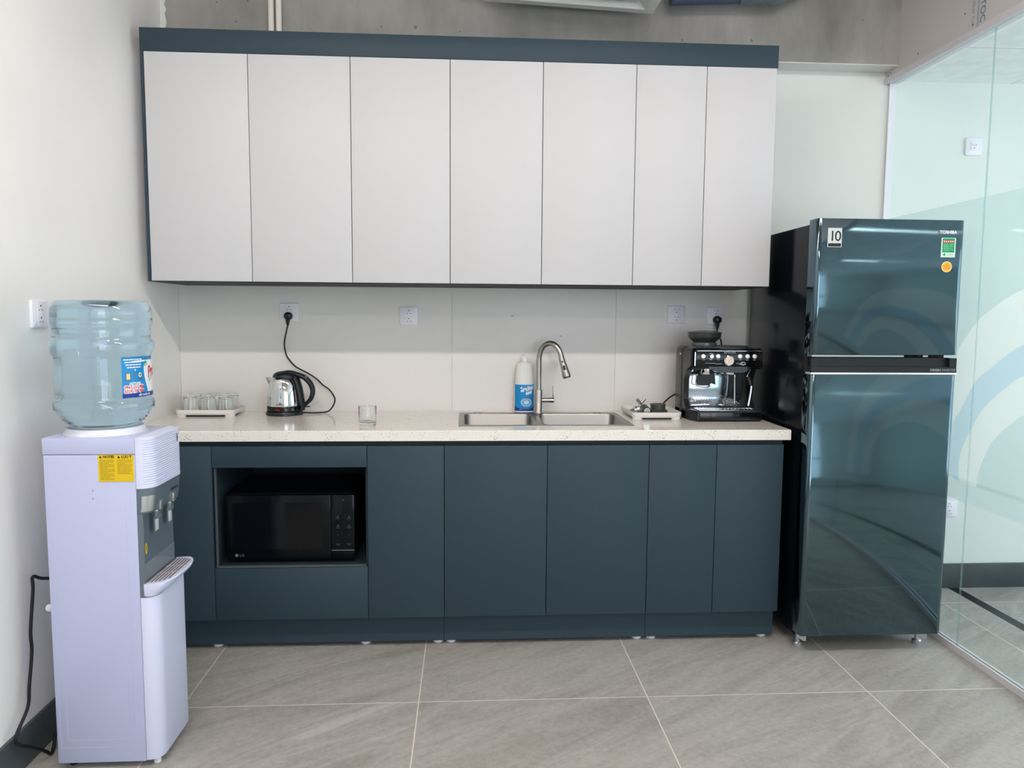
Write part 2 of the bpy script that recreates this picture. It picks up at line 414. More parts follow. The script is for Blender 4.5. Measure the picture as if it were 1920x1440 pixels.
# front window mullions
b = BM()
for x in (0.5, 1.45, 2.45, 3.45): bx(b, x, x+0.05, YF-0.1, YF-0.03, 0.30, 2.80)
for z in (0.30, 1.05, 2.75): bx(b, 0.5, 3.5, YF-0.095, YF-0.035, z, z+0.05)
struct('window_3', b, mat('dark_window_frame', (70, 74, 78), 0.4))
b = BM()
for y in (-3.9, -2.7, -1.5, -0.35): bx(b, XR+0.02, XR+0.09, y, y+0.05, 0.4, 2.3)
struct('window_4', b, bpy.data.materials['dark_window_frame'])
# beam over the kitchen wall and its painted soffit
struct('trim_1', box(XL, 1.876, -0.10, 0.003, 2.472, H), m_conc, 'raw concrete beam above the cabinets')
struct('trim_2', box(XL, 1.876, -0.10, 0.003, 2.468, 2.4715), m_soffit, 'white painted underside of the beam')
# ragged strip of wall paint on the beam's left end
b = BM(); L = []
zs = [2.48+0.77*k/40 for k in range(41)]
for z in zs: L.append((XL+0.026+random.uniform(-0.007, 0.009), z))
prism(b, [(XL+0.001, zs[0])]+L+[(XL+0.001, zs[-1])], 'y', -0.1035, -0.1002)
struct('trim_3', b, m_wall, 'ragged white paint edge on the concrete beam', smooth=0)
# backsplash boards with open seams
bounds = [(XL+0.001, -0.1362), (-0.1346, 0.6295), (0.631, 1.2)]
for k, (a, c) in enumerate(bounds):
    struct('trim_%d' % (4+k), box(a, c, 0.0, 0.0029, 0.80, 1.50), m_board, 'white backsplash board')
# skirting tiles
struct('baseboard_left', box(XL, XL+0.011, YF, -0.62, 0, 0.118, bev=0.001), m_skirt)
struct('baseboard_back', box(GX+0.03, XR, -0.011, 0.003, 0, 0.122, bev=0.001), m_skirt)

# plasterboard bulkhead over the glass, with its bottom channel
bk = struct('wall_bulkhead', box(1.876, 1.94, YF, 0.003, 2.43, H), m_board_g, 'grey plasterboard bulkhead above the glass partition')
b = BM()
for y, z in ((-0.07, 2.50), (-0.075, 2.56), (-0.07, 2.62), (-0.04, 2.455), (-0.02, 2.448), (-0.25, 2.47), (-0.55, 2.52), (-0.072, 2.69)):
    disc(b, (1.8755, y, z), 0.0035, Y_, Z_, 10)
struct('screw_heads', b, m_txtk, parent=bk)
b = BM(); text(b, 'VĨNH TƯỜ', 0.0205, (1.8752, -0.594, 2.552), (0, 0, -1), (0, -1, 0))
text(b, 'TOC', 0.040, (1.8752, -0.644, 2.535), (0, 0, -1), (0, -1, 0), bold=0.001)
patch(b, lambda u, v: (1.8752, v, u), 2.43, 2.56, -0.629, -0.626)
patch(b, lambda u, v: (1.8752, v, u), 2.43, 2.56, -0.636, -0.634)
struct('board_lettering', b, m_ink, parent=bk, smooth=0)

# glass partition: panes, channels, film
g = bpy.data.objects.new('window_1', None); COL.objects.link(g); g.location = (GX, 0, 0); g['kind'] = 'structure'; g['label'] = 'frameless glass partition with frosted film beside the fridge'
JY = [-0.008, -0.691, -0.696, -1.95, -1.958, -3.2, -3.208, -4.5, -4.508, YF+0.01]
m_edge = thin_glass('green_glass_edge', (226, 240, 238), 1.3, 0.1, 0.2, (190, 214, 212))
for k in range(0, 10, 2):
    b = BM(); x0, x1, y0, y1, z0, z1 = GX-0.003, GX+0.003, JY[k+1], JY[k], 0.013, 2.418
    bx(b, x0, x1, y0, y1, z0, z1); b.normal_update()
    for f in b.faces:
        f.material_index = 0 if abs(f.normal.x) > 0.5 else 1
    link('glass_pane', b, [m_pane, m_edge], parent=g, smooth=0)
b = BM(); bx(b, GX-0.013, GX-0.0055, YF, 0, 0, 0.026); bx(b, GX+0.0055, GX+0.013, YF, 0, 0, 0.026); bx(b, GX-0.012, GX+0.012, YF, 0, 0, 0.012)
link('floor_channel', b, m_alu, parent=g)
b = BM(); bx(b, GX-0.030, GX+0.03, YF, 0, 2.4185, 2.4295); bx(b, GX-0.035, GX-0.0295, YF, 0, 2.412, 2.439)
link('top_channel', b, m_alu, parent=g)
link('wall_channel', box(GX-0.012, GX+0.02, -0.009, 0, 0.027, 2.418), m_white, parent=g)
FX = GX-0.0062
def poly_film(name, pts, m, x):
    b = BM(); vs = [b.verts.new((x, y, z)) for y, z in pts]
    es = [b.edges.new((vs[i], vs[(i+1) % len(vs)])) for i in range(len(vs))]
    bmesh.ops.triangle_fill(b, edges=es, use_beauty=True); bmesh.ops.recalc_face_normals(b, faces=b.faces[:])
    return link(name, b, m, parent=g, smooth=0)
def sm(pts): return [(v.x, v.y) for v in spline([(p[0], p[1], 0) for p in pts], 5)]
W1 = sm([(-.585,.70),(-.575,1.0),(-.59,1.16),(-.606,1.219),(-.635,1.252),(-.678,1.299),(-.717,1.335),(-.768,1.364),(-.845,1.405),(-.926,1.435),(-1.06,1.458),(-1.218,1.468),(-1.379,1.445),(-1.471,1.412),(-1.562,1.345),(-1.656,1.241),(-1.702,1.157),(-1.76,.95),(-1.79,.70)])
B1 = sm([(-.592,.70),(-.59,.85),(-.597,.916),(-.636,.97),(-.691,1.061),(-.73,1.106),(-.796,1.151),(-.864,1.197),(-.944,1.24),(-1.06,1.27),(-1.192,1.284),(-1.32,1.283),(-1.455,1.245),(-1.563,1.18),(-1.63,1.06),(-1.67,.9),(-1.69,.70)])
W2 = sm([(-.653,.685),(-.646,.758),(-.665,.831),(-.711,.912),(-.762,.986),(-.839,1.053),(-.955,1.13),(-1.1,1.172),(-1.25,1.18),(-1.38,1.16),(-1.48,1.08),(-1.54,.95),(-1.56,.80),(-1.57,.685)])
I2 = sm([(-.757,.685),(-.759,.729),(-.78,.791),(-.82,.864),(-.879,.926),(-.968,.99),(-1.08,1.035),(-1.2,1.05),(-1.32,1.035),(-1.40,.97),(-1.45,.86),(-1.465,.76),(-1.47,.685)])
b = BM(); es = []
for pts in ([(-0.009, 0.61), (-0.009, 1.795)] + [(y, 1.795) for y in (-1, -2, -3, -4, -5)] + [(YF, 1.795), (YF, 0.61)] + [(y, 0.61) for y in (-5, -4, -3, -2, -1)], W1):
    vs = [b.verts.new((FX, y, z)) for y, z in pts]; es += [b.edges.new((vs[i], vs[(i+1) % len(vs)])) for i in range(len(vs))]
bmesh.ops.triangle_fill(b, edges=es, use_beauty=True); bmesh.ops.recalc_face_normals(b, faces=b.faces[:])
link('frosted_band', b, m_film, parent=g, smooth=0)
poly_film('frosted_centre', I2, m_film, FX)
poly_film('white_arc', W1+B1[::-1], m_filmw, FX-0.0004)
poly_film('blue_arc', B1+W2[::-1], m_filmb, FX-0.0008)
poly_film('inner_white_arc', W2+I2[::-1], m_filmw, FX-0.0012)
# rooms behind the glass: tiled ceiling, dark threshold strip
def ceil_mat():
    m = mat('white_mineral_tile', (236, 242, 239), 0.8, spec=0.2); n, l, b = nodes(m)
    tx = n.new('ShaderNodeTexCoord'); v = n.new('ShaderNodeTexVoronoi'); v.inputs['Scale'].default_value = 16; v.feature = 'SMOOTH_F1'
    l.new(tx.outputs['Object'], v.inputs['Vector'])
    r = ramp(n, [(0.1, (250, 252, 251)), (0.6, (236, 242, 240))]); l.new(v.outputs['Distance'], r.inputs['Fac'])
    sx = n.new('ShaderNodeSeparateXYZ'); l.new(tx.outputs['Object'], sx.inputs[0]); outs = []
    for ax, off in ((0, -2.485+12), (1, 0.443+12)):
        a = mathn(n, 'ADD', None, off); l.new(sx.outputs[ax], a.inputs[0]); d = mathn(n, 'DIVIDE', None, 0.6); l.new(a.outputs[0], d.inputs[0])
        fr = mathn(n, 'FRACT'); l.new(d.outputs[0], fr.inputs[0]); s = mathn(n, 'SUBTRACT', None, 0.5); l.new(fr.outputs[0], s.inputs[0])
        ab = mathn(n, 'ABSOLUTE'); l.new(s.outputs[0], ab.inputs[0]); gt = mathn(n, 'GREATER_THAN', None, 0.5-0.0016/0.6); l.new(ab.outputs[0], gt.inputs[0]); outs.append(gt)
    mx = mathn(n, 'MAXIMUM'); l.new(outs[0].outputs[0], mx.inputs[0]); l.new(outs[1].outputs[0], mx.inputs[1])
    l.new(mixc(n, l, mx.outputs[0], r.outputs['Color'], (150, 158, 154)), b.inputs['Base Color'])
    return m
struct('ceiling_side', box(1.94, XR+0.15, YF-0.15, 0.003, 2.433, 2.50), ceil_mat())
struct('trim_7', box(2.322, 2.372, -4.5, -0.012, 0.0, 0.0012), mat('black_threshold_strip', (22, 26, 28), 0.35), 'black threshold strip in the floor of the next room')
# faint pink level marks on the boards
# ceiling lamps of both rooms (behind the picture's upper edge)
def ceiling_lamp(x, y, z, n, lab, L=1.2, top=H):
    t = thing('linear_ceiling_light', lab, 'light', (x, y, z), 'linear ceiling lights')
    link('housing', box(x-L/2, x+L/2, y-0.04, y+0.04, z, z+0.05, bev=0.004), m_white, parent=t)
    link('diffuser', box(x-L/2+0.01, x+L/2-0.01, y-0.035, y+0.035, z-0.02, z-0.0005, bev=0.004), m_led, parent=t)
    for s in (-0.45, 0.45):
        if top-z > 0.08: link('hanging_wire', tube(BM(), [(x+s*L, y, z+0.05), (x+s*L, y, top)], 0.002, 6), m_steel, parent=t)
ceiling_lamp(-0.735, -2.28, 2.86, 0, 'linear ceiling light hung nearest the white left wall')
ceiling_lamp(0.95, -2.28, 2.86, 1, 'linear ceiling light hung nearest the glass partition')
ceiling_lamp(0.1, -4.6, 2.86, 2, 'linear ceiling light hung nearest the front windows')

# ------------------------------------------------------------------ upper cabinets
UY = -0.4102; UT, UB = 2.3417, 1.4579
ux = [-1.3166, -0.9222, -0.5266, -0.1342, 0.2374, 0.6145, 0.9027, 1.1917]
def upper(i0, i1, label, left=False):
    x0, x1 = ux[i0], ux[i1]
    t = thing('wall_cabinet', label, 'cabinet', ((x0+x1)/2, -0.2, UB), 'white wall cabinets in one row')
    b = BM(); d = UY+0.0195
    bx(b, x0 if not left else -1.3296, x1, d, -0.002, UB, UT)
    link('carcass', b, m_darkin, parent=t)
    if left: link('side_panel', box(-1.3296, ux[0]-0.0008, UY, d-0.0002, UB, UT), m_dark, parent=t)
    if left: link('bounce_sheet', box(-1.3310, -1.3298, UY+0.003, -0.002, UB, UT), m_white, parent=t)  # added unseen white sheet, bounces light onto the wall in the gap
    for i in range(i0, i1):
        link('door', box(ux[i]+0.0014, ux[i+1]-0.0014, UY, d-0.0006, UB+0.003, UT-0.0015, bev=0.0008), m_door_w, parent=t)
upper(0, 2, 'white two-door wall cabinet above the kettle, against the left wall', True)
upper(2, 3, 'white single-door wall cabinet, third door from the left wall')
upper(3, 5, 'white two-door wall cabinet above the sink and tap')
upper(5, 7, 'white wall cabinet with two narrow doors beside the fridge')
tag(link('cabinet_fascia', box(-1.3296, 1.1954, UY, UY+0.0185, UT+0.0004, 2.4295, bev=0.0006), m_dark, (0, UY, UT)), 'long slate blue fascia board capping the white wall cabinets', 'fascia board')

# ------------------------------------------------------------------ lower cabinets
LY = -0.600; LT, LB = 0.8278, 0.1385; KY = -0.545
lx = [-1.0402, -0.4513, -0.1535, 0.2506, 0.6549, 0.9272, 1.2001]
kj = [XL+0.002, -0.157, 0.668, 1.205]
def doorp(t, name, x0, x1, z0, z1, m=None):
    return link(name, box(x0+0.0013, x1-0.0013, LY, LY+0.018, z0+0.0013, z1-0.0013, bev=0.0007), m or m_dark, parent=t)
def kick(t, x0, x1):
    link('kickboard', box(x0+0.0008, x1-0.0008, KY, KY+0.016, 0.019, LB-0.001), m_dark, parent=t)
def foot(t, x, y):
    link('foot', lathe(BM(), [(0.019, 0.0), (0.021, 0.004), (0.021, 0.016), (0.013, 0.02), (0.013, 0.06)], 20, (x, y, 0)), m_white, parent=t)
# microwave unit
xa, xb, xc, xd = XL+0.002, lx[0], lx[1], lx[2]
NZ0, NZ1 = 0.352, 0.7405
t = thing('base_cabinet', 'slate blue base cabinet with an open niche holding the microwave', 'cabinet', (-0.76, -0.3, 0), 'slate blue base cabinets under the worktop')
b = BM(); yb = LY+0.019
bx(b, xa, xb+0.009, yb, -0.003, LB, LT+0.016); bx(b, xc-0.009, xd-0.0005, yb, -0.003, LB, LT+0.016)
bx(b, xb+0.009, xc-0.009, yb, -0.003, LB, NZ0); bx(b, xb+0.009, xc-0.009, yb, -0.003, NZ1, LT+0.016)
bx(b, xb+0.009, xc-0.009, -0.06, -0.003, NZ0, NZ1)
link('carcass', b, m_darkin, parent=t)
link('filler_panel', box(xa, xb-0.0013, LY, LY+0.018, LB+0.001, LT-0.001, bev=0.0007), m_dark, parent=t)
doorp(t, 'upper_rail', xb, xc, 0.7425, LT); doorp(t, 'drawer_front', xb, xc, LB, 0.349); doorp(t, 'door', xc, xd, LB, LT)
b = BM(); e = 0.0016
bx(b, xb+0.009, xb+0.0115, LY+0.001, yb, NZ0, NZ1); bx(b, xb+0.009, xc-0.009, LY+0.001, yb, NZ0-0.002, NZ0+0.0008)
link('niche_lipping', b, mat('grey_edge_band', (88, 98, 102), 0.4), parent=t)
kick(t, kj[0], kj[1])
for x in (-1.064, -0.4756, -0.182): foot(t, x, KY+0.038)
for x in (-1.2, -0.2): foot(t, x, -0.08)
t = thing('base_cabinet', 'slate blue two-door base cabinet under the sink', 'cabinet', (0.25, -0.3, 0), 'slate blue base cabinets under the worktop')
b = BM(); bx(b, lx[2]+0.0005, lx[2]+0.018, yb, -0.003, LB, LT+0.016); bx(b, lx[4]-0.018, lx[4]-0.0005, yb, -0.003, LB, LT+0.016)
bx(b, lx[2]+0.018, lx[4]-0.018, yb, -0.003, LB, LB+0.018); bx(b, lx[2]+0.018, lx[4]-0.018, -0.02, -0.003, LB+0.018, LT); bx(b, lx[2]+0.018, lx[4]-0.018, yb, yb+0.018, LT-0.08, LT+0.016)
link('carcass', b, m_darkin, parent=t)
doorp(t, 'door', lx[2], lx[3], LB, LT); doorp(t, 'door', lx[3], lx[4], LB, LT); kick(t, kj[1], kj[2])
for x, y in ((-0.13, KY+0.038), (0.64, KY+0.038), (-0.13, -0.08), (0.62, -0.08)): foot(t, x, y)
t = thing('base_cabinet', 'slate blue base cabinet with two narrow doors beside the fridge', 'cabinet', (0.93, -0.3, 0), 'slate blue base cabinets under the worktop')
link('carcass', box(lx[4]+0.0005, lx[6], yb, -0.003, LB, LT+0.016), m_darkin, parent=t)
doorp(t, 'door', lx[4], lx[5], LB, LT); doorp(t, 'door', lx[5], lx[6], LB, LT); kick(t, kj[2], kj[3])
for x, y in ((0.70, KY+0.038), (1.17, KY+0.038), (0.70, -0.08), (1.17, -0.08)): foot(t, x, y)

# worktop with a cut-out for the sink
ZC, ZB, CY, CX1 = 0.888, 0.8475, -0.612, 1.2215
SX0, SX1, SY0, SY1 = -0.100, 0.618, -0.500, -0.082
def plate_hole(bm, X, Y, z0, z1):
    (x0, h0, h1, x1), (y0, k0, k1, y1) = X, Y; xs, ys = [x0, h0, h1, x1], [y0, k0, k1, y1]
    V = {}
    for zi, z in enumerate((z0, z1)):
        for i in range(4):
            for j in range(4): V[i, j, zi] = bm.verts.new((xs[i], ys[j], z))
    for i in range(3):
        for j in range(3):
            if (i, j) == (1, 1): continue
            bm.faces.new((V[i,j,1], V[i+1,j,1], V[i+1,j+1,1], V[i,j+1,1])); bm.faces.new((V[i,j+1,0], V[i+1,j+1,0], V[i+1,j,0], V[i,j,0]))
    for k in range(3):
        bm.faces.new((V[k,0,0], V[k+1,0,0], V[k+1,0,1], V[k,0,1])); bm.faces.new((V[k+1,3,0], V[k,3,0], V[k,3,1], V[k+1,3,1]))
        bm.faces.new((V[0,k+1,0], V[0,k,0], V[0,k,1], V[0,k+1,1])); bm.faces.new((V[3,k,0], V[3,k+1,0], V[3,k+1,1], V[3,k,1]))
    bm.faces.new((V[1,1,1], V[2,1,1], V[2,1,0], V[1,1,0])); bm.faces.new((V[2,2,1], V[1,2,1], V[1,2,0], V[2,2,0]))
    bm.faces.new((V[1,2,1], V[1,1,1], V[1,1,0], V[1,2,0])); bm.faces.new((V[2,1,1], V[2,2,1], V[2,2,0], V[2,1,0]))
    bmesh.ops.recalc_face_normals(bm, faces=bm.faces[:])
    es = [e for e in bm.edges if all(abs(v.co.y-y0) < 1e-6 and abs(v.co.z-z1) < 1e-6 for v in e.verts)]
    bmesh.ops.bevel(bm, geom=es, offset=0.003, segments=3, affect='EDGES')
    return bm
tag(link('countertop', plate_hole(BM(), (XL+0.001, SX0+0.012, SX1-0.012, CX1), (CY, SY0+0.012, SY1-0.012, -0.0005), ZB, ZC), m_quartz, (0, -0.3, ZB)), 'long white speckled quartz worktop over the slate blue base cabinets', 'countertop')

# ------------------------------------------------------------------ sink and tap
t = thing('kitchen_sink', 'stainless steel two-bowl sink set into the white worktop', 'sink', (0.26, -0.29, ZC))
bowls = [(-0.078, 0.222, -0.478, -0.142, 0.030), (0.252, 0.596, -0.478, -0.142, 0.03)]
b = BM(); ZR = ZC+0.0025
def loopv(bm, L): return [bm.verts.new(p) for p in L]
outer = loopv(b, rrect(SX0, SX1, SY0, SY1, 0.006, ZR, 3)); es = [b.edges.new((outer[i], outer[(i+1) % len(outer)])) for i in range(len(outer))]
ins = []
for (x0, x1, y0, y1, r) in bowls:
    lv = loopv(b, rrect(x0, x1, y0, y1, r, ZR, 6)); ins.append(lv); es += [b.edges.new((lv[i], lv[(i+1) % len(lv)])) for i in range(len(lv))]
bmesh.ops.triangle_fill(b, edges=es, use_beauty=True)
lo = loopv(b, rrect(SX0, SX1, SY0, SY1, 0.006, ZC+0.0001, 3))
for i in range(len(outer)):
    j = (i+1) % len(outer); b.faces.new((outer[j], outer[i], lo[i], lo[j]))
bmesh.ops.recalc_face_normals(b, faces=b.faces[:])
if sum(f.normal.z*f.calc_area() for f in b.faces) < 0: bmesh.ops.reverse_faces(b, faces=b.faces[:])
link('rim', b, m_sink, parent=t)
for (x0, x1, y0, y1, r) in bowls:
    b = BM(); Ls = [rrect(x0, x1, y0, y1, r, ZR, 6), rrect(x0+0.003, x1-0.003, y0+0.003, y1-0.003, r, ZR-0.006, 6)]
    for k in range(1, 5):
        q = 0.006+0.03*(1-math.cos(k/4*PI/2)); Ls.append(rrect(x0+q, x1-q, y0+q, y1-q, r+0.01, ZR-0.17-0.03*math.sin(k/4*PI/2), 6))
    loft(b, Ls, cap0=False, cap1=True); bmesh.ops.reverse_faces(b, faces=b.faces[:])
    bo = link('bowl', b, m_sink, parent=t)
    link('drain', lathe(BM(), [(0.0, 0.002), (0.02, 0.002), (0.035, 0.004), (0.045, 0.0025)], 24, ((x0+x1)/2, (y0+y1)/2, ZR-0.2)), m_chrome, parent=bo)
for x in (-0.018, 0.53):
    link('hole_cover', lathe(BM(), [(0.019, 0.0002), (0.0185, 0.0025), (0.014, 0.0035), (0, 0.0038)], 24, (x, -0.108, ZR)), m_sink, parent=t)

t = thing('kitchen_tap', 'brushed steel gooseneck tap with pull-out spray over the sink', 'tap', (0.2605, -0.105, ZR))
tx0, ty0 = 0.2605, -0.105
link('base', lathe(BM(), [(0.0185, 0), (0.0185, 0.004), (0.0172, 0.006), (0.0172, 0.104), (0.0165, 0.106), (0.0128, 0.1065)], 28, (tx0, ty0, ZR)), m_steel, parent=t)
P = [(tx0, ty0, ZR+0.106), (tx0, ty0, 1.13)]
dx, dy = 0.094, -0.075
for k in range(1, 21):
    a = PI*k/20*0.93; s = (1-math.cos(a))/2; P.append((tx0+dx*s, ty0+dy*s, 1.13+0.080*math.sin(a)))
link('gooseneck', tube(BM(), P, 0.0125, 16), m_steel, parent=t)
e = Vector(P[-1]); d = (Vector(P[-1])-Vector(P[-2])).normalized(); d = (d+Vector((0.10, -0.04, 0))).normalized()
hd = link('spray_head', tube(BM(), [e, e+d*0.004, e+d*0.03, e+d*0.06, e+d*0.085, e+d*0.09], [0.0127, 0.0132, 0.0145, 0.0168, 0.0192, 0.0175], 20), m_steel, parent=t)
fr = Vector((-0.15, -1, 0.1)).normalized(); rt = d.cross(fr).normalized(); fr = rt.cross(d).normalized()
def pad(c, r, hl):
    b = BM(); pts = []
    for k in range(24):
        a = 2*PI*k/24; pts.append(Vector(c)+rt*(r*math.cos(a))+d*(r*math.sin(a)+(hl if math.sin(a) > 0 else -hl)))
    vs0 = [b.verts.new(p) for p in pts]; vs1 = [b.verts.new(p+fr*0.004) for p in pts]
    for k in range(24): b.faces.new((vs0[k], vs0[(k+1) % 24], vs1[(k+1) % 24], vs1[k]))
    b.faces.new(vs1); b.faces.new(vs0[::-1]); bmesh.ops.recalc_face_normals(b, faces=b.faces[:]); return b
link('button', pad(e+d*0.02+fr*0.0128, 0.0042, 0), m_black, parent=hd)
link('button', pad(e+d*0.048+fr*0.0148, 0.0052, 0.006), m_black, parent=hd)
link('outlet', lathe(BM(), [(0.0, 0), (0.0165, 0), (0.0165, 0.003)], 20, (0, 0, 0)), m_black, parent=hd).data.transform(Matrix.Translation(e+d*0.0905-t.location) @ d.to_track_quat('Z', 'Y').to_matrix().to_4x4() @ Matrix.Translation(Vector(t.location)))
lv = link('valve', lathe(BM(), [(0.0108, 0.012), (0.0108, 0.046), (0.0095, 0.0465), (0.0095, 0.048), (0.0118, 0.0485), (0.0118, 0.069), (0.010, 0.070), (0, 0.070)], 24, (tx0, ty0, 0.949), ax='x'), m_steel, parent=t)
link('lever', box(tx0+0.064, tx0+0.0675, ty0-0.008, ty0+0.008, 0.955, 1.014, bev=0.0012), m_steel, parent=lv)

# ------------------------------------------------------------------ dish soap bottle
SBX, SBY, SBZ = 0.2005, -0.04, ZC+0.0002
t = thing('cleaner_bottle', 'white cleaner bottle with a bright blue label standing behind the tap', 'bottle', (SBX, SBY, SBZ))
prof = [(0.0, 0.0), (0.040, 0.0), (0.0435, 0.004), (0.0440, 0.02), (0.0440, 0.125), (0.0432, 0.15), (0.0405, 0.172), (0.0375, 0.19), (0.036, 0.205), (0.0372, 0.214), (0.0375, 0.219), (0.030, 0.226), (0.018, 0.230), (0.0135, 0.233)]
SYF = 0.62
b = lathe(BM(), prof, 40, (SBX, SBY, SBZ), sy=SYF)
for f in b.verts:      # pressed grip flutes under the shoulder
    h = f.co.z-SBZ
    if 0.17 < h < 0.212 and f.co.y < SBY:
        a = (f.co.x-SBX); f.co.y += 0.0016*math.cos(a*620)*max(0, 1-abs(a)/0.03)
m_soap = mat('white_bottle_plastic', (226, 230, 226), 0.3)
link('body', b, m_soap, parent=t)
link('cap', lathe(BM(), [(0.0135, 0.233), (0.0135, 0.246), (0.0105, 0.249), (0.0105, 0.258), (0.007, 0.2605), (0.007, 0.268), (0, 0.269)], 24, (SBX, SBY, SBZ)), m_white, parent=t)
def sb(x, z, e=0.0006):
    a = x/0.044; r = 0.044+e
    return (SBX+r*math.sin(a), SBY-r*SYF*math.cos(a), SBZ+z)
lb = link('label', patch(BM(), lambda u, v: sb(u, v), -0.062, 0.062, 0.006, 0.128, 40, 1), m_blue, parent=t)
b = BM(); patch(b, lambda u, v: sb(u, 0.006+v*(0.010+0.010*(u/0.05)**2), 0.0009), -0.062, 0.062, 0, 1, 40, 1); link('navy_band', b, m_navy, parent=lb)
b = BM(); text_map(b, 'ไลปอน', 0.026, lambda u, v: sb(u-0.020, v*0.95+0.094+u*0.22, 0.0011), bold=0.0012); link('brand_lettering', b, m_txtw, parent=lb, smooth=0)
b = BM(); text_map(b, 'เอฟ', 0.021, lambda u, v: sb(u+0.004, v+0.081+u*0.22, 0.0011), bold=0.001)
link('brand_lettering', b, m_txtw, parent=lb, smooth=0)
b = BM(); text_map(b, 'LiponF', 0.005, lambda u, v: sb(u-0.026, v+0.012, 0.0012)); link('brand_lettering', b, m_txtw, parent=lb, smooth=0)
b = BM()
for k, (s, c) in enumerate(((0.027, 1), (0.024, 1))):
    pass
for r0, r1 in ((0.0265, 0.0225), (0.019, 0.0165), (0.0125, 0.0)):
    for k in range(28):
        a0, a1 = 2*PI*k/28, 2*PI*(k+1)/28
        q = [b.verts.new(sb(0.008+r*math.cos(a), 0.046+0.72*r*math.sin(a), 0.00105)) for r, a in ((r0, a0), (r0, a1), (max(r1, 1e-4), a1), (max(r1, 1e-4), a0))]
        b.faces.new(q)
link('plate_picture', b, mat('pale_print', (196, 226, 238), 0.4), parent=lb, smooth=0)
b = BM()
for k in range(4): patch(b, lambda u, v: sb(u, v, 0.00125), -0.004+0.003*k, 0.03, 0.026-0.0035*k, 0.0275-0.0035*k, 8, 1)
link('small_print', b, mat('dim_print', (74, 128, 160), 0.5), parent=lb, smooth=0)
b = BM()
for k in range(3): patch(b, lambda u, v: sb(u, v, 0.0013), -0.006+0.004*k, 0.03, 0.072-0.004*k, 0.0738-0.004*k, 8, 1)
link('small_print', b, bpy.data.materials['dim_print'], parent=lb, smooth=0)

# ------------------------------------------------------------------ trays and glasses
def tray(label, x0, x1, y0, y1, h=0.030):
    t = thing('serving_tray', label, 'tray', ((x0+x1)/2, (y0+y1)/2, ZC), None)
    r = 0.022; b = BM(); z = ZC
    def rr(q, zz, rad): return rrect(x0+q, x1-q, y0+q, y1-q, rad, z+zz, 6)
    loft(b, [rr(0.006, 0.0075, r), rr(0.0035, 0.010, r), rr(0.001, h*0.6, r), rr(0.0, h-0.001, r), rr(0.001, h, r), rr(0.0035, h, r), rr(0.005, h-0.001, r), rr(0.007, 0.016, r-0.003), rr(0.010, 0.0145, r-0.004)])
    link('pan', b, m_cream, parent=t)
    for fx in (0, 1):
        for fy in (0, 1):
            cx0 = x0+0.004 if fx == 0 else x1-0.004-0.045; cy0 = y0+0.004 if fy == 0 else y1-0.004-0.04
            link('foot', loft(BM(), [rrect(cx0+0.002, cx0+0.043, cy0+0.002, cy0+0.038, 0.016, z+0.0002, 5), rrect(cx0, cx0+0.045, cy0, cy0+0.04, 0.018, z+0.0105, 5)]), m_cream, parent=t)
    link('base_strip', box(x0+0.05, x1-0.05, y0+0.0055, y1-0.0055, z+0.0004, z+0.0072), m_rubber, parent=t)
    b = BM(); n = 9
    for k in range(n):
        xx = x0+0.02+(x1-x0-0.04)*k/(n-1); bx(b, xx-0.0018, xx+0.0018, y0+0.014, y1-0.014, z+0.0142, z+0.0158)
    link('drain_ribs', b, m_cream, parent=t)
    return t
tray('cream drying tray full of upside-down glasses by the left wall', -1.322, -1.068, -0.215, -0.032, 0.030)
tray('cream tray of espresso tools between the sink and coffee machine', 0.648, 0.868, -0.318, -0.055, 0.031)
def tumbler_mesh(r0=0.027, r1=0.034, h=0.078, seg=10):
    P = [(0, 0), (r0*0.8, 0), (r0, 0.0015), (r0+0.0006, 0.006), (r1, h-0.002), (r1-0.0006, h), (r1-0.0018, h), (r1-0.0024, h-0.003), (r0-0.0016, 0.016), (r0*0.75, 0.0115), (0, 0.0105)]
    return lathe(BM(), P, seg*4)
glass0 = None
gpos = [('front row, nearest the wall', -1.268, -0.165, 1), ('front row, middle', -1.192, -0.165, 1), ('front row, right end', -1.117, -0.165, 1),
        ('back row, nearest the wall', -1.278, -0.083, 1), ('back row, middle', -1.196, -0.083, 1), ('back row, right end', -1.117, -0.083, 1)]
gl = ['upside-down glass on the left tray, in front row nearest the left wall', 'upside-down glass on the left tray, middle of the front row', 'upside-down glass on the left tray, right end of the front row',
      'upside-down glass on the left tray, in back row nearest the left wall', 'upside-down glass on the left tray, middle of the back row', 'upside-down glass on the left tray, right end of the back row']
gm = None
for k, (_, x, y, _2) in enumerate(gpos):
    if gm is None:
        bm = tumbler_mesh(0.029, 0.0325, 0.074, 10)
        o = link('tumbler_glass', bm, m_glass, smooth=40); gm = o
    else:
        o = gm.copy(); COL.objects.link(o)
    o.rotation_euler = (PI, 0, 0.3*k); o.location = (x, y, ZC+0.0162+0.074)
    tag(o, gl[k], 'glass', 'upside-down glasses on the left tray')
o = link('tumbler_glass', tumbler_mesh(0.0335, 0.0365, 0.078, 12), m_glass, smooth=40)
o.location = (-0.4655, -0.462, ZC+0.0003); tag(o, 'empty clear glass standing alone on the worktop near its front edge', 'glass')

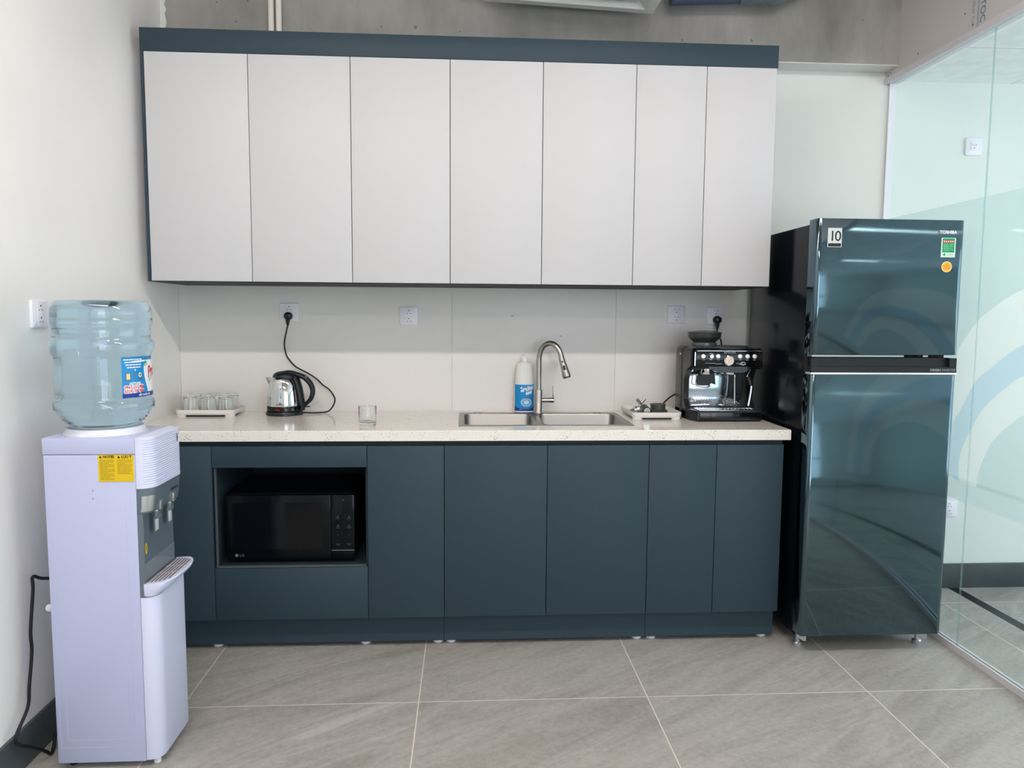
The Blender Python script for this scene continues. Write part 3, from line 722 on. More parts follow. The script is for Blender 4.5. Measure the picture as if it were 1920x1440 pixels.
# ------------------------------------------------------------------ kettle
KX, KYc, KZ = -0.8745, -0.125, ZC+0.0002
t = thing('electric_kettle', 'chrome electric kettle with black handle and lid, plugged in', 'kettle', (KX, KYc, KZ))
link('power_base', lathe(BM(), [(0.080, 0), (0.0815, 0.002), (0.0815, 0.006), (0.077, 0.0155), (0.070, 0.017), (0, 0.017)], 44, (KX, KYc, KZ)), m_black, parent=t)
bd = link('bottom_band', lathe(BM(), [(0.074, 0.0175), (0.0765, 0.019), (0.077, 0.038), (0.0755, 0.0405), (0, 0.0405)], 44, (KX, KYc, KZ)), m_blackg, parent=t)
def kb(a, z, r): return (KX+r*math.sin(a), KYc-r*math.cos(a), KZ+z)
link('indicator_window', patch(BM(), lambda u, v: kb(u, v, 0.0776), -0.28, -0.03, 0.0235, 0.033, 6, 1), mat('red_indicator', (122, 22, 28), 0.2), parent=bd)
body = [(0.0755, 0.041), (0.0762, 0.045), (0.0752, 0.06), (0.0725, 0.085), (0.0685, 0.11), (0.063, 0.135), (0.056, 0.155), (0.050, 0.165), (0.046, 0.1675), (0.0, 0.1675)]
bo = link('body', lathe(BM(), body, 56, (KX, KYc, KZ)), m_chrome, parent=t, smooth=60)
b = BM(); text_map(b, 'Sunhouse', 0.0075, lambda u, v: kb(u/0.0765-0.25, v+0.0485, 0.0768)); link('maker_lettering', b, m_txtk, parent=bo, smooth=0)
sp = [[(-0.048, 0.022), (-0.082, 0.0), (-0.048, -0.022)], [(-0.052, 0.018), (-0.075, 0.0), (-0.052, -0.018)], [(-0.060, 0.009), (-0.064, 0.0), (-0.060, -0.009)]]
b = BM(); loft(b, [[(KX+x, KYc+y, KZ+z) for x, y in L] + [(KX-0.040, KYc+s*L[0][1], KZ+z) for s in (-1, 1)] for L, z in zip(sp, (0.1655, 0.150, 0.125))])
bmesh.ops.recalc_face_normals(b, faces=b.faces[:]); link('spout', b, m_chrome, parent=bo)
lp = [(0.053, 0.160), (0.0535, 0.168), (0.051, 0.176), (0.044, 0.184), (0.032, 0.190), (0.016, 0.193), (0, 0.1935)]
link('lid', lathe(BM(), lp, 40, (KX+0.004, KYc, KZ), sy=0.95), m_black, parent=t, smooth=60)
# black spine down the right side and the loop handle
spn = [(0.050, 0.172), (0.062, 0.15), (0.070, 0.12), (0.075, 0.09), (0.079, 0.06), (0.081, 0.035), (0.079, 0.022)]
b = tube(BM(), [(KX+x, KYc-0.012, KZ+z) for x, z in spn], 0.012, 12, flat=2.2, up=(1, 0, 0)); link('handle_spine', b, m_black, parent=t, smooth=60)
hp = spline([(0.0, 0.186), (0.03, 0.187), (0.062, 0.177), (0.092, 0.164), (0.116, 0.139), (0.1265, 0.106), (0.118, 0.072), (0.100, 0.052), (0.083, 0.040)], 6)
b = tube(BM(), [(KX+p.x, KYc-0.010, KZ+p.y) for p in [Vector((q.x, q.y, 0)) for q in hp]], lambda s: 0.0085+0.0035*math.sin(PI*min(1, s*1.15)), 14, flat=1.5, up=(0, 0, 1))
hd = link('handle', b, m_black, parent=t, smooth=60)
link('lid_button', lathe(BM(), [(0.006, 0), (0.006, 0.003), (0, 0.004)], 14, (KX+0.098, KYc-0.024, KZ+0.165), ax='y'), m_silver, parent=hd)
link('switch_lever', box(KX+0.084, KX+0.114, KYc-0.02, KYc-0.004, KZ+0.0335, KZ+0.0385, bev=0.0015), m_black, parent=t)
def plug(b, x, z, y=-0.009):
    lathe(b, [(0, y-0.034), (0.012, y-0.034), (0.0165, y-0.030), (0.0185, y-0.018), (0.0185, y-0.004), (0.017, y)], 24, (x, 0, z), ax='y')
    tube(b, [(x, y-0.020, z-0.006), (x-0.001, y-0.022, z-0.030), (x-0.001, y-0.022, z-0.044)], [0.0115, 0.008, 0.0045], 12)
cp = [(-0.8760, -0.031, 1.283), (-0.8830, -0.030, 1.255), (-0.8935, -0.026, 1.208), (-0.8925, -0.022, 1.168), (-0.8830, -0.020, 1.136), (-0.8537, -0.018, 1.099), (-0.8269, -0.018, 1.081), (-0.7959, -0.018, 1.065), (-0.7685, -0.018, 1.048), (-0.7462, -0.020, 1.031), (-0.7261, -0.022, 1.010), (-0.6974, -0.026, 0.990), (-0.6767, -0.032, 0.9635), (-0.6675, -0.045, 0.943), (-0.6731, -0.070, 0.917), (-0.6912, -0.090, 0.8965), (-0.7263, -0.105, 0.8925), (-0.762, -0.118, 0.8935), (-0.796, -0.122, 0.896)]
cr = link('power_cord', tube(BM(), spline(cp, 7), 0.0034, 9), m_rubber, parent=t, smooth=60)
b = BM(); plug(b, -0.8745, 1.3235, -0.012); link('plug', b, m_black, parent=cr, smooth=50)

# ------------------------------------------------------------------ wall sockets
def socket(label, loc, rz=0, single=False, flip=False, rounded=False):
    t = thing('wall_socket', label, 'socket', (0, 0, 0), 'white wall sockets')
    s = 0.0415
    b = BM(); R = 0.010 if rounded else 0.002
    L = lambda q, y: [(p[0], y, p[1]) for p in rrect(-s+q, s-q, -s+q, s-q, R, 0, 4)]
    loft(b, [L(0, -0.0002), L(0, -0.006), L(0.001, -0.008), L(0.0025, -0.0088)]); bmesh.ops.recalc_face_normals(b, faces=b.faces[:])
    link('faceplate', b, m_white, parent=t)
    hh = 0.018 if single else 0.036
    link('socket_module', box(-0.0165, 0.0165, -0.0105, -0.0089, -hh, hh, bev=0.0008), m_white, parent=t)
    for cz in ((0,) if single else (0.018, -0.018)):
        k = -1 if flip else 1; b = BM()
        lathe(b, [(0, -0.0112), (0.0025, -0.0112), (0.0025, -0.0106)], 12, (0, 0, cz+0.007*k), ax='y')
        for sx in (-1, 1):
            bx(b, sx*0.0078-0.0021, sx*0.0078+0.0021, -0.0112, -0.0106, cz-0.006*k-0.0014, cz-0.006*k+0.0014)
        link('pin_holes', b, m_hole, parent=t)
    t.location = loc; t.rotation_euler = (0, 0, rz)
    return t
socket('white double wall socket above the kettle, with the kettle plug in it', (-0.8745, 0, 1.3405))
socket('white double wall socket left of the tap, with nothing plugged in', (-0.3325, 0, 1.3265))
socket('white double wall socket left of the coffee machine plug, nothing plugged in', (0.916, 0, 1.3425), flip=True)
socket('white wall socket nearest the fridge, with the coffee machine plug in it', (1.104, 0, 1.3375), flip=True, rounded=True)
socket('white double wall socket on the left wall beside the water bottle', (XL, -1.122, 1.327), PI/2)
socket('white single wall socket high up behind the glass partition', (2.319, 0.003, 2.142), single=True, flip=True, rounded=True)
socket('white double wall socket low down behind the glass, beside the fridge', (2.306, 0.003, 0.401))
for k, (x, z, r) in enumerate(((0.143, 1.331, 0.004), (0.370, 1.238, 0.003))):
    b = BM(); disc(b, (x, -0.0006, z), r, X_, Z_, 9, 0.7); disc(b, (x+r*1.3, -0.0006, z+0.002), r*0.5, X_, Z_, 7)
    o = struct('trim_%d' % (8+k), b, m_pink, 'small pink marker smudge on the backsplash', smooth=0)

# ------------------------------------------------------------------ espresso machine
ex0, ex1, ey0, ey1, ez = 0.886, 1.196, -0.362, -0.105, ZC+0.0002
t = thing('espresso_machine', 'black and chrome espresso machine with bean hopper beside the fridge', 'coffee machine', (1.04, -0.23, ez))
def Ex(f): return ex0+(ex1-ex0)*f
# rear casing and top
b = BM()
L = lambda z, q: rrect(ex0+q, ex1-q, -0.235, ey1-q, 0.03, z, 6)
loft(b, [L(ez+0.012, 0), L(ez+0.28, 0.0), L(ez+0.305, 0.002), L(ez+0.314, 0.010)]); link('rear_casing', b, mat('dark_grey_casing', (58, 60, 58), 0.3, metal=0.4), parent=t)
# side cheeks run forward to the base
for x0, x1 in ((ex0, ex0+0.022), (ex1-0.012, ex1)):
    link('side_cheek', prism(BM(), [(-0.236, ez+0.012), (-0.236, ez+0.305), (-0.345, ez+0.305), (-0.345, ez+0.235), (-0.292, ez+0.215), (-0.262, ez+0.17), (-0.262, ez+0.085), (-0.29, ez+0.05), (-0.29, ez+0.012)], 'x', x0, x1), m_black, parent=t)
# head with control panel
hx0, hx1 = 0.8955, 1.1935
b = BM()
out = [(-0.238, ez+0.308), (-0.350, ez+0.312), (-0.3665, ez+0.306), (-0.371, ez+0.298), (-0.371, ez+0.235), (-0.365, ez+0.226), (-0.340, ez+0.221), (-0.238, ez+0.221)]
prism(b, out, 'x', hx0, hx1)
bmesh.ops.bevel(b, geom=[e for e in b.edges if abs(e.verts[0].co.x-e.verts[1].co.x) < 1e-6 and e.verts[0].co.y < -0.34 and e.verts[1].co.y < -0.34], offset=0.005, segments=3, affect='EDGES')
hd = link('control_head', b, m_blackg, parent=t)
# lower lip of the panel bows down in the middle
lip = [(hx0+0.055, ez+0.238), (hx1-0.030, ez+0.238), (hx1-0.052, ez+0.222), (hx1-0.085, ez+0.209), (hx0+0.105, ez+0.209), (hx0+0.075, ez+0.222)]
link('panel_lip', prism(BM(), lip, 'y', -0.371, -0.31), m_blackg, parent=hd)
PY = -0.3712
b = BM()
bx(b, hx0+0.012, hx1-0.010, PY-0.0006, PY+0.001, ez+0.3005, ez+0.3018); bx(b, hx0+0.0015, hx0+0.005, PY-0.0008, PY+0.001, ez+0.238, ez+0.296)
link('chrome_trim', b, m_chrome, parent=hd)
def px2x(px): return 0.8977+(px-1302)*0.002314
mat_button = mat('satin_button_metal', (236, 236, 234), 0.3, metal=0.7)
def button(px, z, r=0.0100):
    link('button', lathe(BM(), [(0, PY-0.006), (r*0.8, PY-0.0055), (r, PY-0.0035), (r, PY+0.001)], 22, (px2x(px), 0, z), ax='y'), mat_button, parent=hd, smooth=30)
for px in (1317.5, 1345, 1386, 1400, 1413.5): button(px, ez+0.2785)
b = BM(); dxx = px2x(1332)
for k in range(26):
    a0, a1 = -2.4+4.8*k/26, -2.4+4.8*(k+1)/26
    b.faces.new([b.verts.new((dxx+r*math.cos(a), PY-0.0008, ez+0.2785+r*math.sin(a))) for r, a in ((0.0125, a0), (0.0125, a1), (0.0108, a1), (0.0108, a0))])
dl = link('grind_dial', lathe(BM(), [(0, PY-0.009), (0.007, PY-0.009), (0.0085, PY-0.007), (0.0085, PY+0.001)], 22, (dxx, 0, ez+0.2785), ax='y'), m_chrome, parent=hd)
link('dial_ring', b, m_txtw, parent=dl, smooth=0)
gx_, gz_ = px2x(1365.5), ez+0.260
gg = link('pressure_gauge', lathe(BM(), [(0.0175, PY-0.0065), (0.0198, PY-0.0085), (0.0220, PY-0.0075), (0.0232, PY-0.004), (0.0232, PY+0.001)], 32, (gx_, 0, gz_), ax='y'), m_chrome, parent=hd)
fc = link('gauge_face', disc(BM(), (gx_, PY-0.0089, gz_), 0.0188, X_, Z_, 28), mat('gauge_cream', (232, 222, 212), 0.4), parent=gg)
b = BM(); q = [(-0.008, -0.011), (-0.0072, -0.0116), (0.0075, 0.0086), (0.0068, 0.0092)]
b.faces.new([b.verts.new((gx_+x, PY-0.0094, gz_+z)) for x, z in q]); link('needle', b, mat('needle_red', (150, 60, 56), 0.5), parent=gg, smooth=0)
b = BM(); text(b, 'Breville', 0.017, (px2x(1367), PY-0.0009, ez+0.2905), X_, Z_, align='CENTER'); link('brand_lettering', b, m_txtg, parent=hd, smooth=0)
for px in (1318, 1332, 1346, 1387, 1400, 1413): link('panel_print', box(px2x(px)-0.006, px2x(px)+0.006, PY-0.0007, PY+0.0005, ez+0.2625, ez+0.2645), m_txtg, parent=hd)
for a, c, z in ((1322, 1340, 0.2475), (1340, 1352, 0.2455), (1379, 1392, 0.2475), (1384, 1398, 0.2435)): link('panel_print', box(px2x(a), px2x(c), PY-0.0007, PY+0.0005, ez+z, ez+z+0.0018), m_txtg, parent=hd)
b = BM(); tube(b, [(px2x(1392)+0.010*math.cos(a), PY-0.0005, ez+0.2475+0.006*math.sin(a)) for a in [2*PI*k/20 for k in range(21)]], 0.0009, 6); link('steam_symbol', b, m_txtw, parent=hd)
# chrome back plate, undercarriage
link('back_plate', box(Ex(0.09), Ex(0.86), -0.2415, -0.2362, ez+0.05, ez+0.221, bev=0.001), mat('mirror_steel', (176, 186, 196), 0.10, metal=1.0), parent=t)
link('group_head', lathe(BM(), [(0.0, ez+0.197), (0.031, ez+0.197), (0.033, ez+0.200), (0.033, ez+0.220), (0.0, ez+0.220)], 32, (px2x(1381), -0.30, 0)), m_chrome, parent=t)
gr = link('grinder_outlet', lathe(BM(), [(0.0, ez+0.197), (0.027, ez+0.197), (0.029, ez+0.200), (0.029, ez+0.220), (0.0, ez+0.220)], 32, (px2x(1334), -0.30, 0)), m_chrome, parent=t)
link('grinder_cradle', prism(BM(), [(px2x(1321), ez+0.195), (px2x(1352), ez+0.195), (px2x(1354), ez+0.150), (px2x(1345), ez+0.157), (px2x(1342), ez+0.146), (px2x(1325), ez+0.146)], 'y', -0.29, -0.255), m_black, parent=gr)
link('cradle_fork', tube(BM(), spline([(px2x(1315), -0.300, ez+0.19), (px2x(1314), -0.304, ez+0.152), (px2x(1318), -0.308, ez+0.145), (px2x(1334), -0.308, ez+0.141), (px2x(1342), -0.30, ez+0.147)], 5), 0.0032, 8), m_silver, parent=gr)
tm = link('tamper', lathe(BM(), [(0.0, ez+0.200), (0.021, ez+0.200), (0.021, ez+0.2045), (0.018, ez+0.206), (0.010, ez+0.212), (0.008, ez+0.23), (0, ez+0.23)], 24, (px2x(1309), -0.335, 0)), m_black, parent=t)
link('tamper_base', lathe(BM(), [(0.0, ez+0.1965), (0.0215, ez+0.1965), (0.0218, ez+0.1998), (0, ez+0.1998)], 24, (px2x(1309), -0.335, 0)), m_chrome, parent=tm)
link('hot_water_spout', tube(BM(), [(px2x(1393), -0.27, ez+0.22), (px2x(1394), -0.275, ez+0.12), (px2x(1393), -0.285, ez+0.065)], 0.004, 10), m_chrome, parent=t)
sw = link('steam_wand', tube(BM(), spline([(px2x(1413), -0.335, ez+0.222), (px2x(1410), -0.338, ez+0.21), (px2x(1406), -0.342, ez+0.19), (px2x(1413), -0.346, ez+0.16), (px2x(1412), -0.35, ez+0.12), (px2x(1408), -0.352, ez+0.065)], 6), 0.0042, 10), m_chrome, parent=t)
link('wand_grip', tube(BM(), [(px2x(1406.5), -0.342, ez+0.192), (px2x(1411), -0.344, ez+0.172), (px2x(1413), -0.346, ez+0.15)], [0.007, 0.009, 0.0075], 12), m_black, parent=sw)
# base and drip tray
b = BM(); L = lambda z, q, d: [(ex0+0.0+q, -0.13), (ex1-q, -0.13), (ex1-q, ey0-0.012+q), (ex1-0.006-q, ey0-0.02+q), (ex0+0.028, ey0-0.02+q), (ex0+q, ey0+0.035+q)]
def L3(z, q): return [(x, y, z) for x, y in L(z, q, 0)][::-1]
loft(b, [L3(ez, 0.006), L3(ez+0.006, 0.0), L3(ez+0.036, 0.0), L3(ez+0.046, 0.004)]); bmesh.ops.recalc_face_normals(b, faces=b.faces[:])
bs = link('drip_tray', b, m_black, parent=t)
link('tray_front', box(ex0+0.034, ex1-0.008, ey0-0.0235, ey0-0.0185, ez+0.006, ez+0.040, bev=0.0015), m_blackg, parent=bs)
link('tray_grip', prism(BM(), [(Ex(0.30), ez+0.008), (Ex(0.86), ez+0.008), (Ex(0.80), ez+0.015), (Ex(0.36), ez+0.015)], 'y', ey0-0.0255, ey0-0.0225), m_black, parent=bs)
b = BM(); bx(b, ex0+0.034, ex1-0.012, ey0-0.0155, -0.245, ez+0.0462, ez+0.0492, bev=0.001)
for k in range(16):
    x = ex0+0.05+k*0.0152; bx(b, x, x+0.006, -0.34, -0.26, ez+0.0492, ez+0.0508)
link('drip_grid', b, m_chrome, parent=bs)
# bean hopper
hxc, hyc = 0.986, -0.215
link('hopper_collar', lathe(BM(), [(0.052, ez+0.3135), (0.054, ez+0.318), (0.053, ez+0.330), (0.050, ez+0.3325), (0, ez+0.3325)], 32, (hxc, hyc, 0)), mat('collar_grey', (92, 98, 96), 0.25, metal=0.3), parent=t)
hp = link('bean_hopper', lathe(BM(), [(0.048, ez+0.333), (0.050, ez+0.336), (0.070, ez+0.352), (0.0725, ez+0.358), (0.0735, ez+0.373), (0.071, ez+0.373), (0.0700, ez+0.358), (0.050, ez+0.342), (0, ez+0.340)], 36, (hxc, hyc, 0)), m_smoke, parent=t)
link('hopper_lid', lathe(BM(), [(0.0, ez+0.3732), (0.0745, ez+0.3732), (0.076, ez+0.3755), (0.074, ez+0.378), (0.03, ez+0.384), (0, ez+0.385)], 36, (hxc, hyc, 0)), mat('lid_grey', (70, 76, 74), 0.25), parent=hp)
link('grinder_core', lathe(BM(), [(0.04, ez+0.342), (0.034, ez+0.362), (0, ez+0.362)], 20, (hxc, hyc, 0)), m_black, parent=hp)
link('water_tank', box(px2x(1340)+0.03, ex1-0.006, -0.2, ey1-0.004, ez+0.3095, ez+0.3165, bev=0.002), m_black, parent=t)
b = BM(); bx(b, ex0-0.0008, ex0+0.001, -0.205, -0.185, ez+0.277, ez+0.284); link('side_badge', b, m_txtw, parent=t)
# power cord: down behind the hopper, out at the left onto the tray side, back under
cr = link('power_cord', tube(BM(), spline([(1.103, -0.034, 1.275), (1.108, -0.045, 1.24), (1.11, -0.08, 1.215), (1.105, -0.085, 1.12), (1.06, -0.06, 1.0), (0.98, -0.05, 0.985), (0.93, -0.09, 0.986), (0.872, -0.14, 0.975), (0.835, -0.165, 0.955), (0.806, -0.185, 0.930)], 6), 0.0036, 9), m_rubber, parent=t, smooth=60)
b = BM(); plug(b, 1.106, 1.3195, -0.012); link('plug', b, m_black, parent=cr, smooth=50)
link('hose', tube(BM(), spline([(0.876, -0.16, ez+0.003+0.004), (0.89, -0.12, ez+0.006), (0.92, -0.085, ez+0.012), (0.96, -0.09, ez+0.04)], 6), 0.004, 8), m_rubber, parent=t)

# tools on the right tray
zt = ZC+0.0162
t = thing('portafilter', 'chrome portafilter lying spouts up on the right tray, handle forward', 'coffee tool', (0.725, -0.2, zt))
link('filter_body', lathe(BM(), [(0.0, zt), (0.033, zt), (0.035, zt+0.003), (0.035, zt+0.020), (0.030, zt+0.028), (0.012, zt+0.032), (0, zt+0.033)], 28, (0.712, -0.185, 0)), m_chrome, parent=t)
b = BM(); tube(b, [(0.712, -0.185, zt+0.031), (0.712, -0.188, zt+0.046)], 0.009, 12)
for s in (-1, 1): tube(b, [(0.712, -0.188, zt+0.041), (0.712+s*0.011, -0.19, zt+0.051), (0.712+s*0.017, -0.191, zt+0.062)], [0.0075, 0.0068, 0.007], 12)
link('double_spout', b, m_chrome, parent=t)
hdl = link('handle', tube(BM(), [(0.712, -0.215, zt+0.024), (0.712, -0.235, zt+0.030), (0.712, -0.262, zt+0.030), (0.714, -0.302, zt+0.021)], [0.010, 0.0125, 0.0155, 0.0175], 18), m_black, parent=t)
link('end_cap', tube(BM(), [(0.7141, -0.3022, zt+0.021), (0.7143, -0.3055, zt+0.0206)], [0.0150, 0.0138], 20), m_chrome, parent=t)
t = thing('filter_basket', 'small steel filter baskets lying at the left end of the right tray', 'coffee tool', (0.682, -0.2, zt))
link('basket', lathe(BM(), [(0.022, 0), (0.024, 0.002), (0.026, 0.016), (0.0285, 0.017), (0.0285, 0.0182), (0.0245, 0.0182), (0.0225, 0.004), (0, 0.004)], 26, (0.681, -0.235, zt)), m_chrome, parent=t)
t = thing('dosing_ring', 'dark grey two-tier plastic cap on the right tray', 'coffee tool', (0.786, -0.21, zt))
m_cap = mat('dark_cap_plastic', (64, 66, 62), 0.45)
link('lower_tier', lathe(BM(), [(0, 0), (0.041, 0), (0.042, 0.002), (0.042, 0.013), (0.040, 0.015), (0, 0.015)], 32, (0.786, -0.21, zt)), m_cap, parent=t)
link('upper_tier', lathe(BM(), [(0.033, 0.0152), (0.033, 0.036), (0.0355, 0.0365), (0.0355, 0.0395), (0.032, 0.0405), (0.026, 0.037), (0, 0.037)], 32, (0.786, -0.21, zt)), m_cap, parent=t)

# ------------------------------------------------------------------ microwave
t = thing('microwave_oven', 'black microwave oven inside the niche of the base cabinet', 'microwave', (-0.755, -0.37, NZ0+0.001))
mx0, mx1, mz0, mz1, my = -1.006, -0.5095, 0.364, 0.6235, -0.545
link('casing', box(mx0+0.002, mx1-0.002, my+0.012, -0.17, mz0, mz1-0.001, bev=0.004), m_black, parent=t)
m_mwb = mat('microwave_black', (8, 12, 16), 0.12, spec=0.22)
dr = link('door', box(mx0, -0.6015, my-0.010, my+0.0115, mz0, mz1, bev=0.002), m_mwb, parent=t)
link('door_window', box(mx0+0.03, -0.635, my-0.0107, my-0.0101, mz0+0.045, mz1-0.03), mat('window_black_glass', (5, 8, 12), 0.05, spec=0.3), parent=dr)
b = BM(); disc(b, (mx0+0.038, my-0.0112, mz0+0.021), 0.0068, X_, Z_, 22); text(b, 'LG', 0.0155, (mx0+0.049, my-0.0112, mz0+0.0155), X_, Z_); link('brand_lettering', b, mat('logo_grey', (104, 112, 116), 0.5), parent=dr, smooth=0)
cp_ = link('control_panel', box(-0.6005, mx1, my-0.009, my+0.0115, mz0, mz1, bev=0.0015), m_mwb, parent=t)
b = BM(); pc = (-0.6005+mx1)/2; py = my-0.0096
disc(b, (pc+0.004, py, mz1-0.020), 0.0036, X_, Z_, 12)
for ix, xx in enumerate((pc-0.019, pc+0.024)):
    for r_, zz in enumerate((0.166, 0.130, 0.098, 0.062)):
        z = mz0+zz; w = 0.009 if r_ != 2 else 0.003
        if r_ < 2: bx(b, xx-0.003, xx+0.003, py-0.0002, py+0.0006, z+0.004, z+0.009)
        for q in range(1 if r_ == 2 else 2): bx(b, xx-w/(1+0.3*q), xx+w/(1+0.3*q), py-0.0002, py+0.0006, z-0.004*q, z-0.004*q+0.0012)
link('key_symbols', b, mat('dim_grey_print', (66, 76, 80), 0.5), parent=cp_)
link('silver_line', box(-0.600, mx1-0.0005, my-0.0102, my-0.009, mz0+0.0365, mz0+0.0382), m_chrome, parent=cp_)
for x in (mx0+0.05, mx1-0.05):
    for y in (-0.50, -0.22): link('foot', lathe(BM(), [(0.012, 0), (0.012, mz0-NZ0-0.001)], 14, (x, y, NZ0+0.001)), m_rubber, parent=t)

# ------------------------------------------------------------------ fridge
t = thing('refrigerator', 'tall dark two-door refrigerator with glossy doors beside the glass partition', 'fridge', (1.54, -0.35, 0))
fx0, fx1, fy = 1.2445, 1.8235, -0.710
link('body', box(1.252, 1.818, -0.636, -0.05, 0.055, 1.690, bev=0.004), m_fbody, parent=t)
link('gasket', box(1.262, 1.808, -0.646, -0.637, 0.085, 1.680), m_rubber, parent=t)
def fdoor(name, z0, z1):
    b = BM(); L = lambda z, q: [(x, y, z) for x, y in ((fx0+q, -0.647), (fx0+q, fy+0.018), (fx0+0.004+q, fy+0.006), (fx0+0.013+q, fy+0.001), (fx0+0.02, fy+q), (fx1-0.02, fy+q), (fx1-0.013-q, fy+0.001), (fx1-0.004-q, fy+0.006), (fx1-q, fy+0.018), (fx1-q, -0.647))]
    loft(b, [L(z0, 0.0015), L(z0+0.0015, 0), L(z1-0.0015, 0), L(z1, 0.0015)]); bmesh.ops.recalc_face_normals(b, faces=b.faces[:])
    return link(name, b, m_fdoor, parent=t, smooth=50)
ud = fdoor('freezer_door', 1.1925, 1.7045); ld = fdoor('fridge_door', 0.080, 1.1165)
# recessed grip strip between the doors
link('grip_cap', prism(BM(), [(fy+0.001, 1.1245), (fy+0.004, 1.146), (fy+0.020, 1.1465), (fy+0.024, 1.180), (-0.648, 1.180), (-0.648, 1.1245)], 'x', fx0+0.001, fx1-0.001), m_black, parent=ld)
link('grip_end', box(fx0+0.001, fx0+0.035, fy+0.003, fy+0.03, 1.1465, 1.180), m_black, parent=ld); link('grip_end', box(fx1-0.03, fx1-0.001, fy+0.003, fy+0.03, 1.1465, 1.180), m_black, parent=ld)
link('chrome_strip', box(fx0+0.0005, fx1-0.0005, fy-0.0012, -0.66, 1.1168, 1.1242, bev=0.001), mat('bright_strip', (236, 238, 238), 0.25, metal=0.5), parent=ld)
b = BM(); text(b, 'ORIGIN', 0.0125, (1.715, fy+0.0002, 1.1305), X_, Z_, bold=0.0004); text(b, 'INVERTER', 0.0125, (1.7625, fy+0.0002, 1.1305), X_, Z_); link('model_lettering', b, m_txtg, parent=ld, smooth=0)
b = BM(); bx(b, fx0+0.01, 1.62, -0.69, -0.65, 1.1835, 1.1905); bx(b, 1.70, 1.72, -0.685, -0.65, 1.1835, 1.1905); link('hinge_cover', b, m_silver, parent=ud)
def tagplate(name, x0, x1, z0, z1, m, par, e=0.0006): return link(name, box(x0, x1, fy-e, fy-0.00005, z0, z1), m, parent=par)
def fl(px): return 1.2476+(px-1532)*(1.8291-1.2476)/(1811-1532)     # read-off scale along the door
s = tagplate('ten_year_sticker', fl(1551), fl(1577), 1.598, 1.669, m_frost, ud)
b = BM(); text(b, '10', 0.054, (fl(1553), fy-0.0008, 1.621), X_, Z_, bold=0.0004, spacing=0.8); link('sticker_number', b, m_txtk, parent=s, smooth=0)
link('sticker_band', box(fl(1552.2), fl(1575.8), fy-0.0009, fy-0.00065, 1.600, 1.612), m_txtk, parent=s)
s = tagplate('energy_label', fl(1764), fl(1791), 1.565, 1.638, mat('label_white', (214, 236, 226), 0.4), ud)
link('green_panel', box(fl(1766), fl(1789), fy-0.0008, fy-0.00065, 1.583, 1.636), m_green, parent=s)
link('red_panel', box(fl(1767), fl(1788), fy-0.0011, fy-0.0008, 1.619, 1.629, bev=0.0001), mat('label_red', (196, 72, 64), 0.5), parent=s)
b = BM()
for k in range(5):
    c = (fl(1769.3+4*k), 1.624); b.faces.new([b.verts.new((c[0]+(0.0036 if q % 2 == 0 else 0.0016)*math.sin(PI*q/5), fy-0.00125, c[1]+(0.0036 if q % 2 == 0 else 0.0016)*math.cos(PI*q/5))) for q in range(10)])
link('rating_stars', b, m_txtw, parent=s, smooth=0)
b = BM()
for k in range(6): bx(b, fl(1768), fl(1776+(k*5) % 9), fy-0.001, fy-0.0008, 1.613-0.0045*k, 1.6142-0.0045*k); bx(b, fl(1779), fl(1787-(k*3) % 5), fy-0.001, fy-0.0008, 1.613-0.0045*k, 1.6142-0.0045*k)
link('label_print', b, mat('pale_green_print', (150, 214, 182), 0.5), parent=s)
b = BM(); disc(b, (fl(1770.5), fy-0.00075, 1.575), 0.005, X_, Z_, 16); bx(b, fl(1775), fl(1787), fy-0.0009, fy-0.00065, 1.5765, 1.5775); bx(b, fl(1775), fl(1786), fy-0.0009, fy-0.00065, 1.573, 1.574); link('label_emblem', b, m_green, parent=s)
s = link('round_sticker', lathe(BM(), [(0, fy-0.0006), (0.0205, fy-0.0006), (0.0205, fy-0.00005)], 32, (fl(1776.5), 0, 1.529), ax='y'), mat('pale_yellow', (250, 226, 150), 0.5), parent=ud)
link('sticker_face', lathe(BM(), [(0, fy-0.0008), (0.0178, fy-0.0008), (0.0178, fy-0.00062)], 32, (fl(1776.5), 0, 1.529), ax='y'), m_orange, parent=s)
b = BM()
for k, w in enumerate((0.008, 0.013, 0.015, 0.013, 0.008)): bx(b, fl(1776.5)-w, fl(1776.5)+w, fy-0.001, fy-0.0008, 1.5375-0.0045*k, 1.539-0.0045*k)
link('sticker_print', b, mat('dull_orange_print', (206, 120, 40), 0.5), parent=s)
link('brand_plate', box(fl(1757), fl(1803), fy-0.0005, fy-0.00005, 1.653, 1.6655), mat('brand_strip', (104, 124, 138), 0.2), parent=ud)
b = BM(); text(b, 'TOSHIBA', 0.0162, (fl(1760.2), fy-0.0009, 1.6535), X_, Z_, bold=0.0005); link('brand_lettering', b, m_txtw, parent=ud, smooth=0)
for x in (1.283, 1.787):
    ft = link('front_foot', lathe(BM(), [(0.017, 0.0), (0.018, 0.003), (0.018, 0.014), (0.015, 0.018), (0.008, 0.019), (0.008, 0.054)], 20, (x, -0.612, 0)), m_silver, parent=t)
    link('foot_bracket', prism(BM(), [(x-0.022, 0.079), (x-0.022, 0.055), (x+0.006, 0.034), (x+0.018, 0.034), (x+0.018, 0.079)], 'y', -0.650, -0.637), m_silver, parent=ft)
for x in (1.30, 1.77): link('rear_roller', lathe(BM(), [(0.0, -0.012), (0.0275, -0.012), (0.0275, 0.012), (0, 0.012)], 20, (x, -0.12, 0.0276), ax='x'), m_rubber, parent=t)

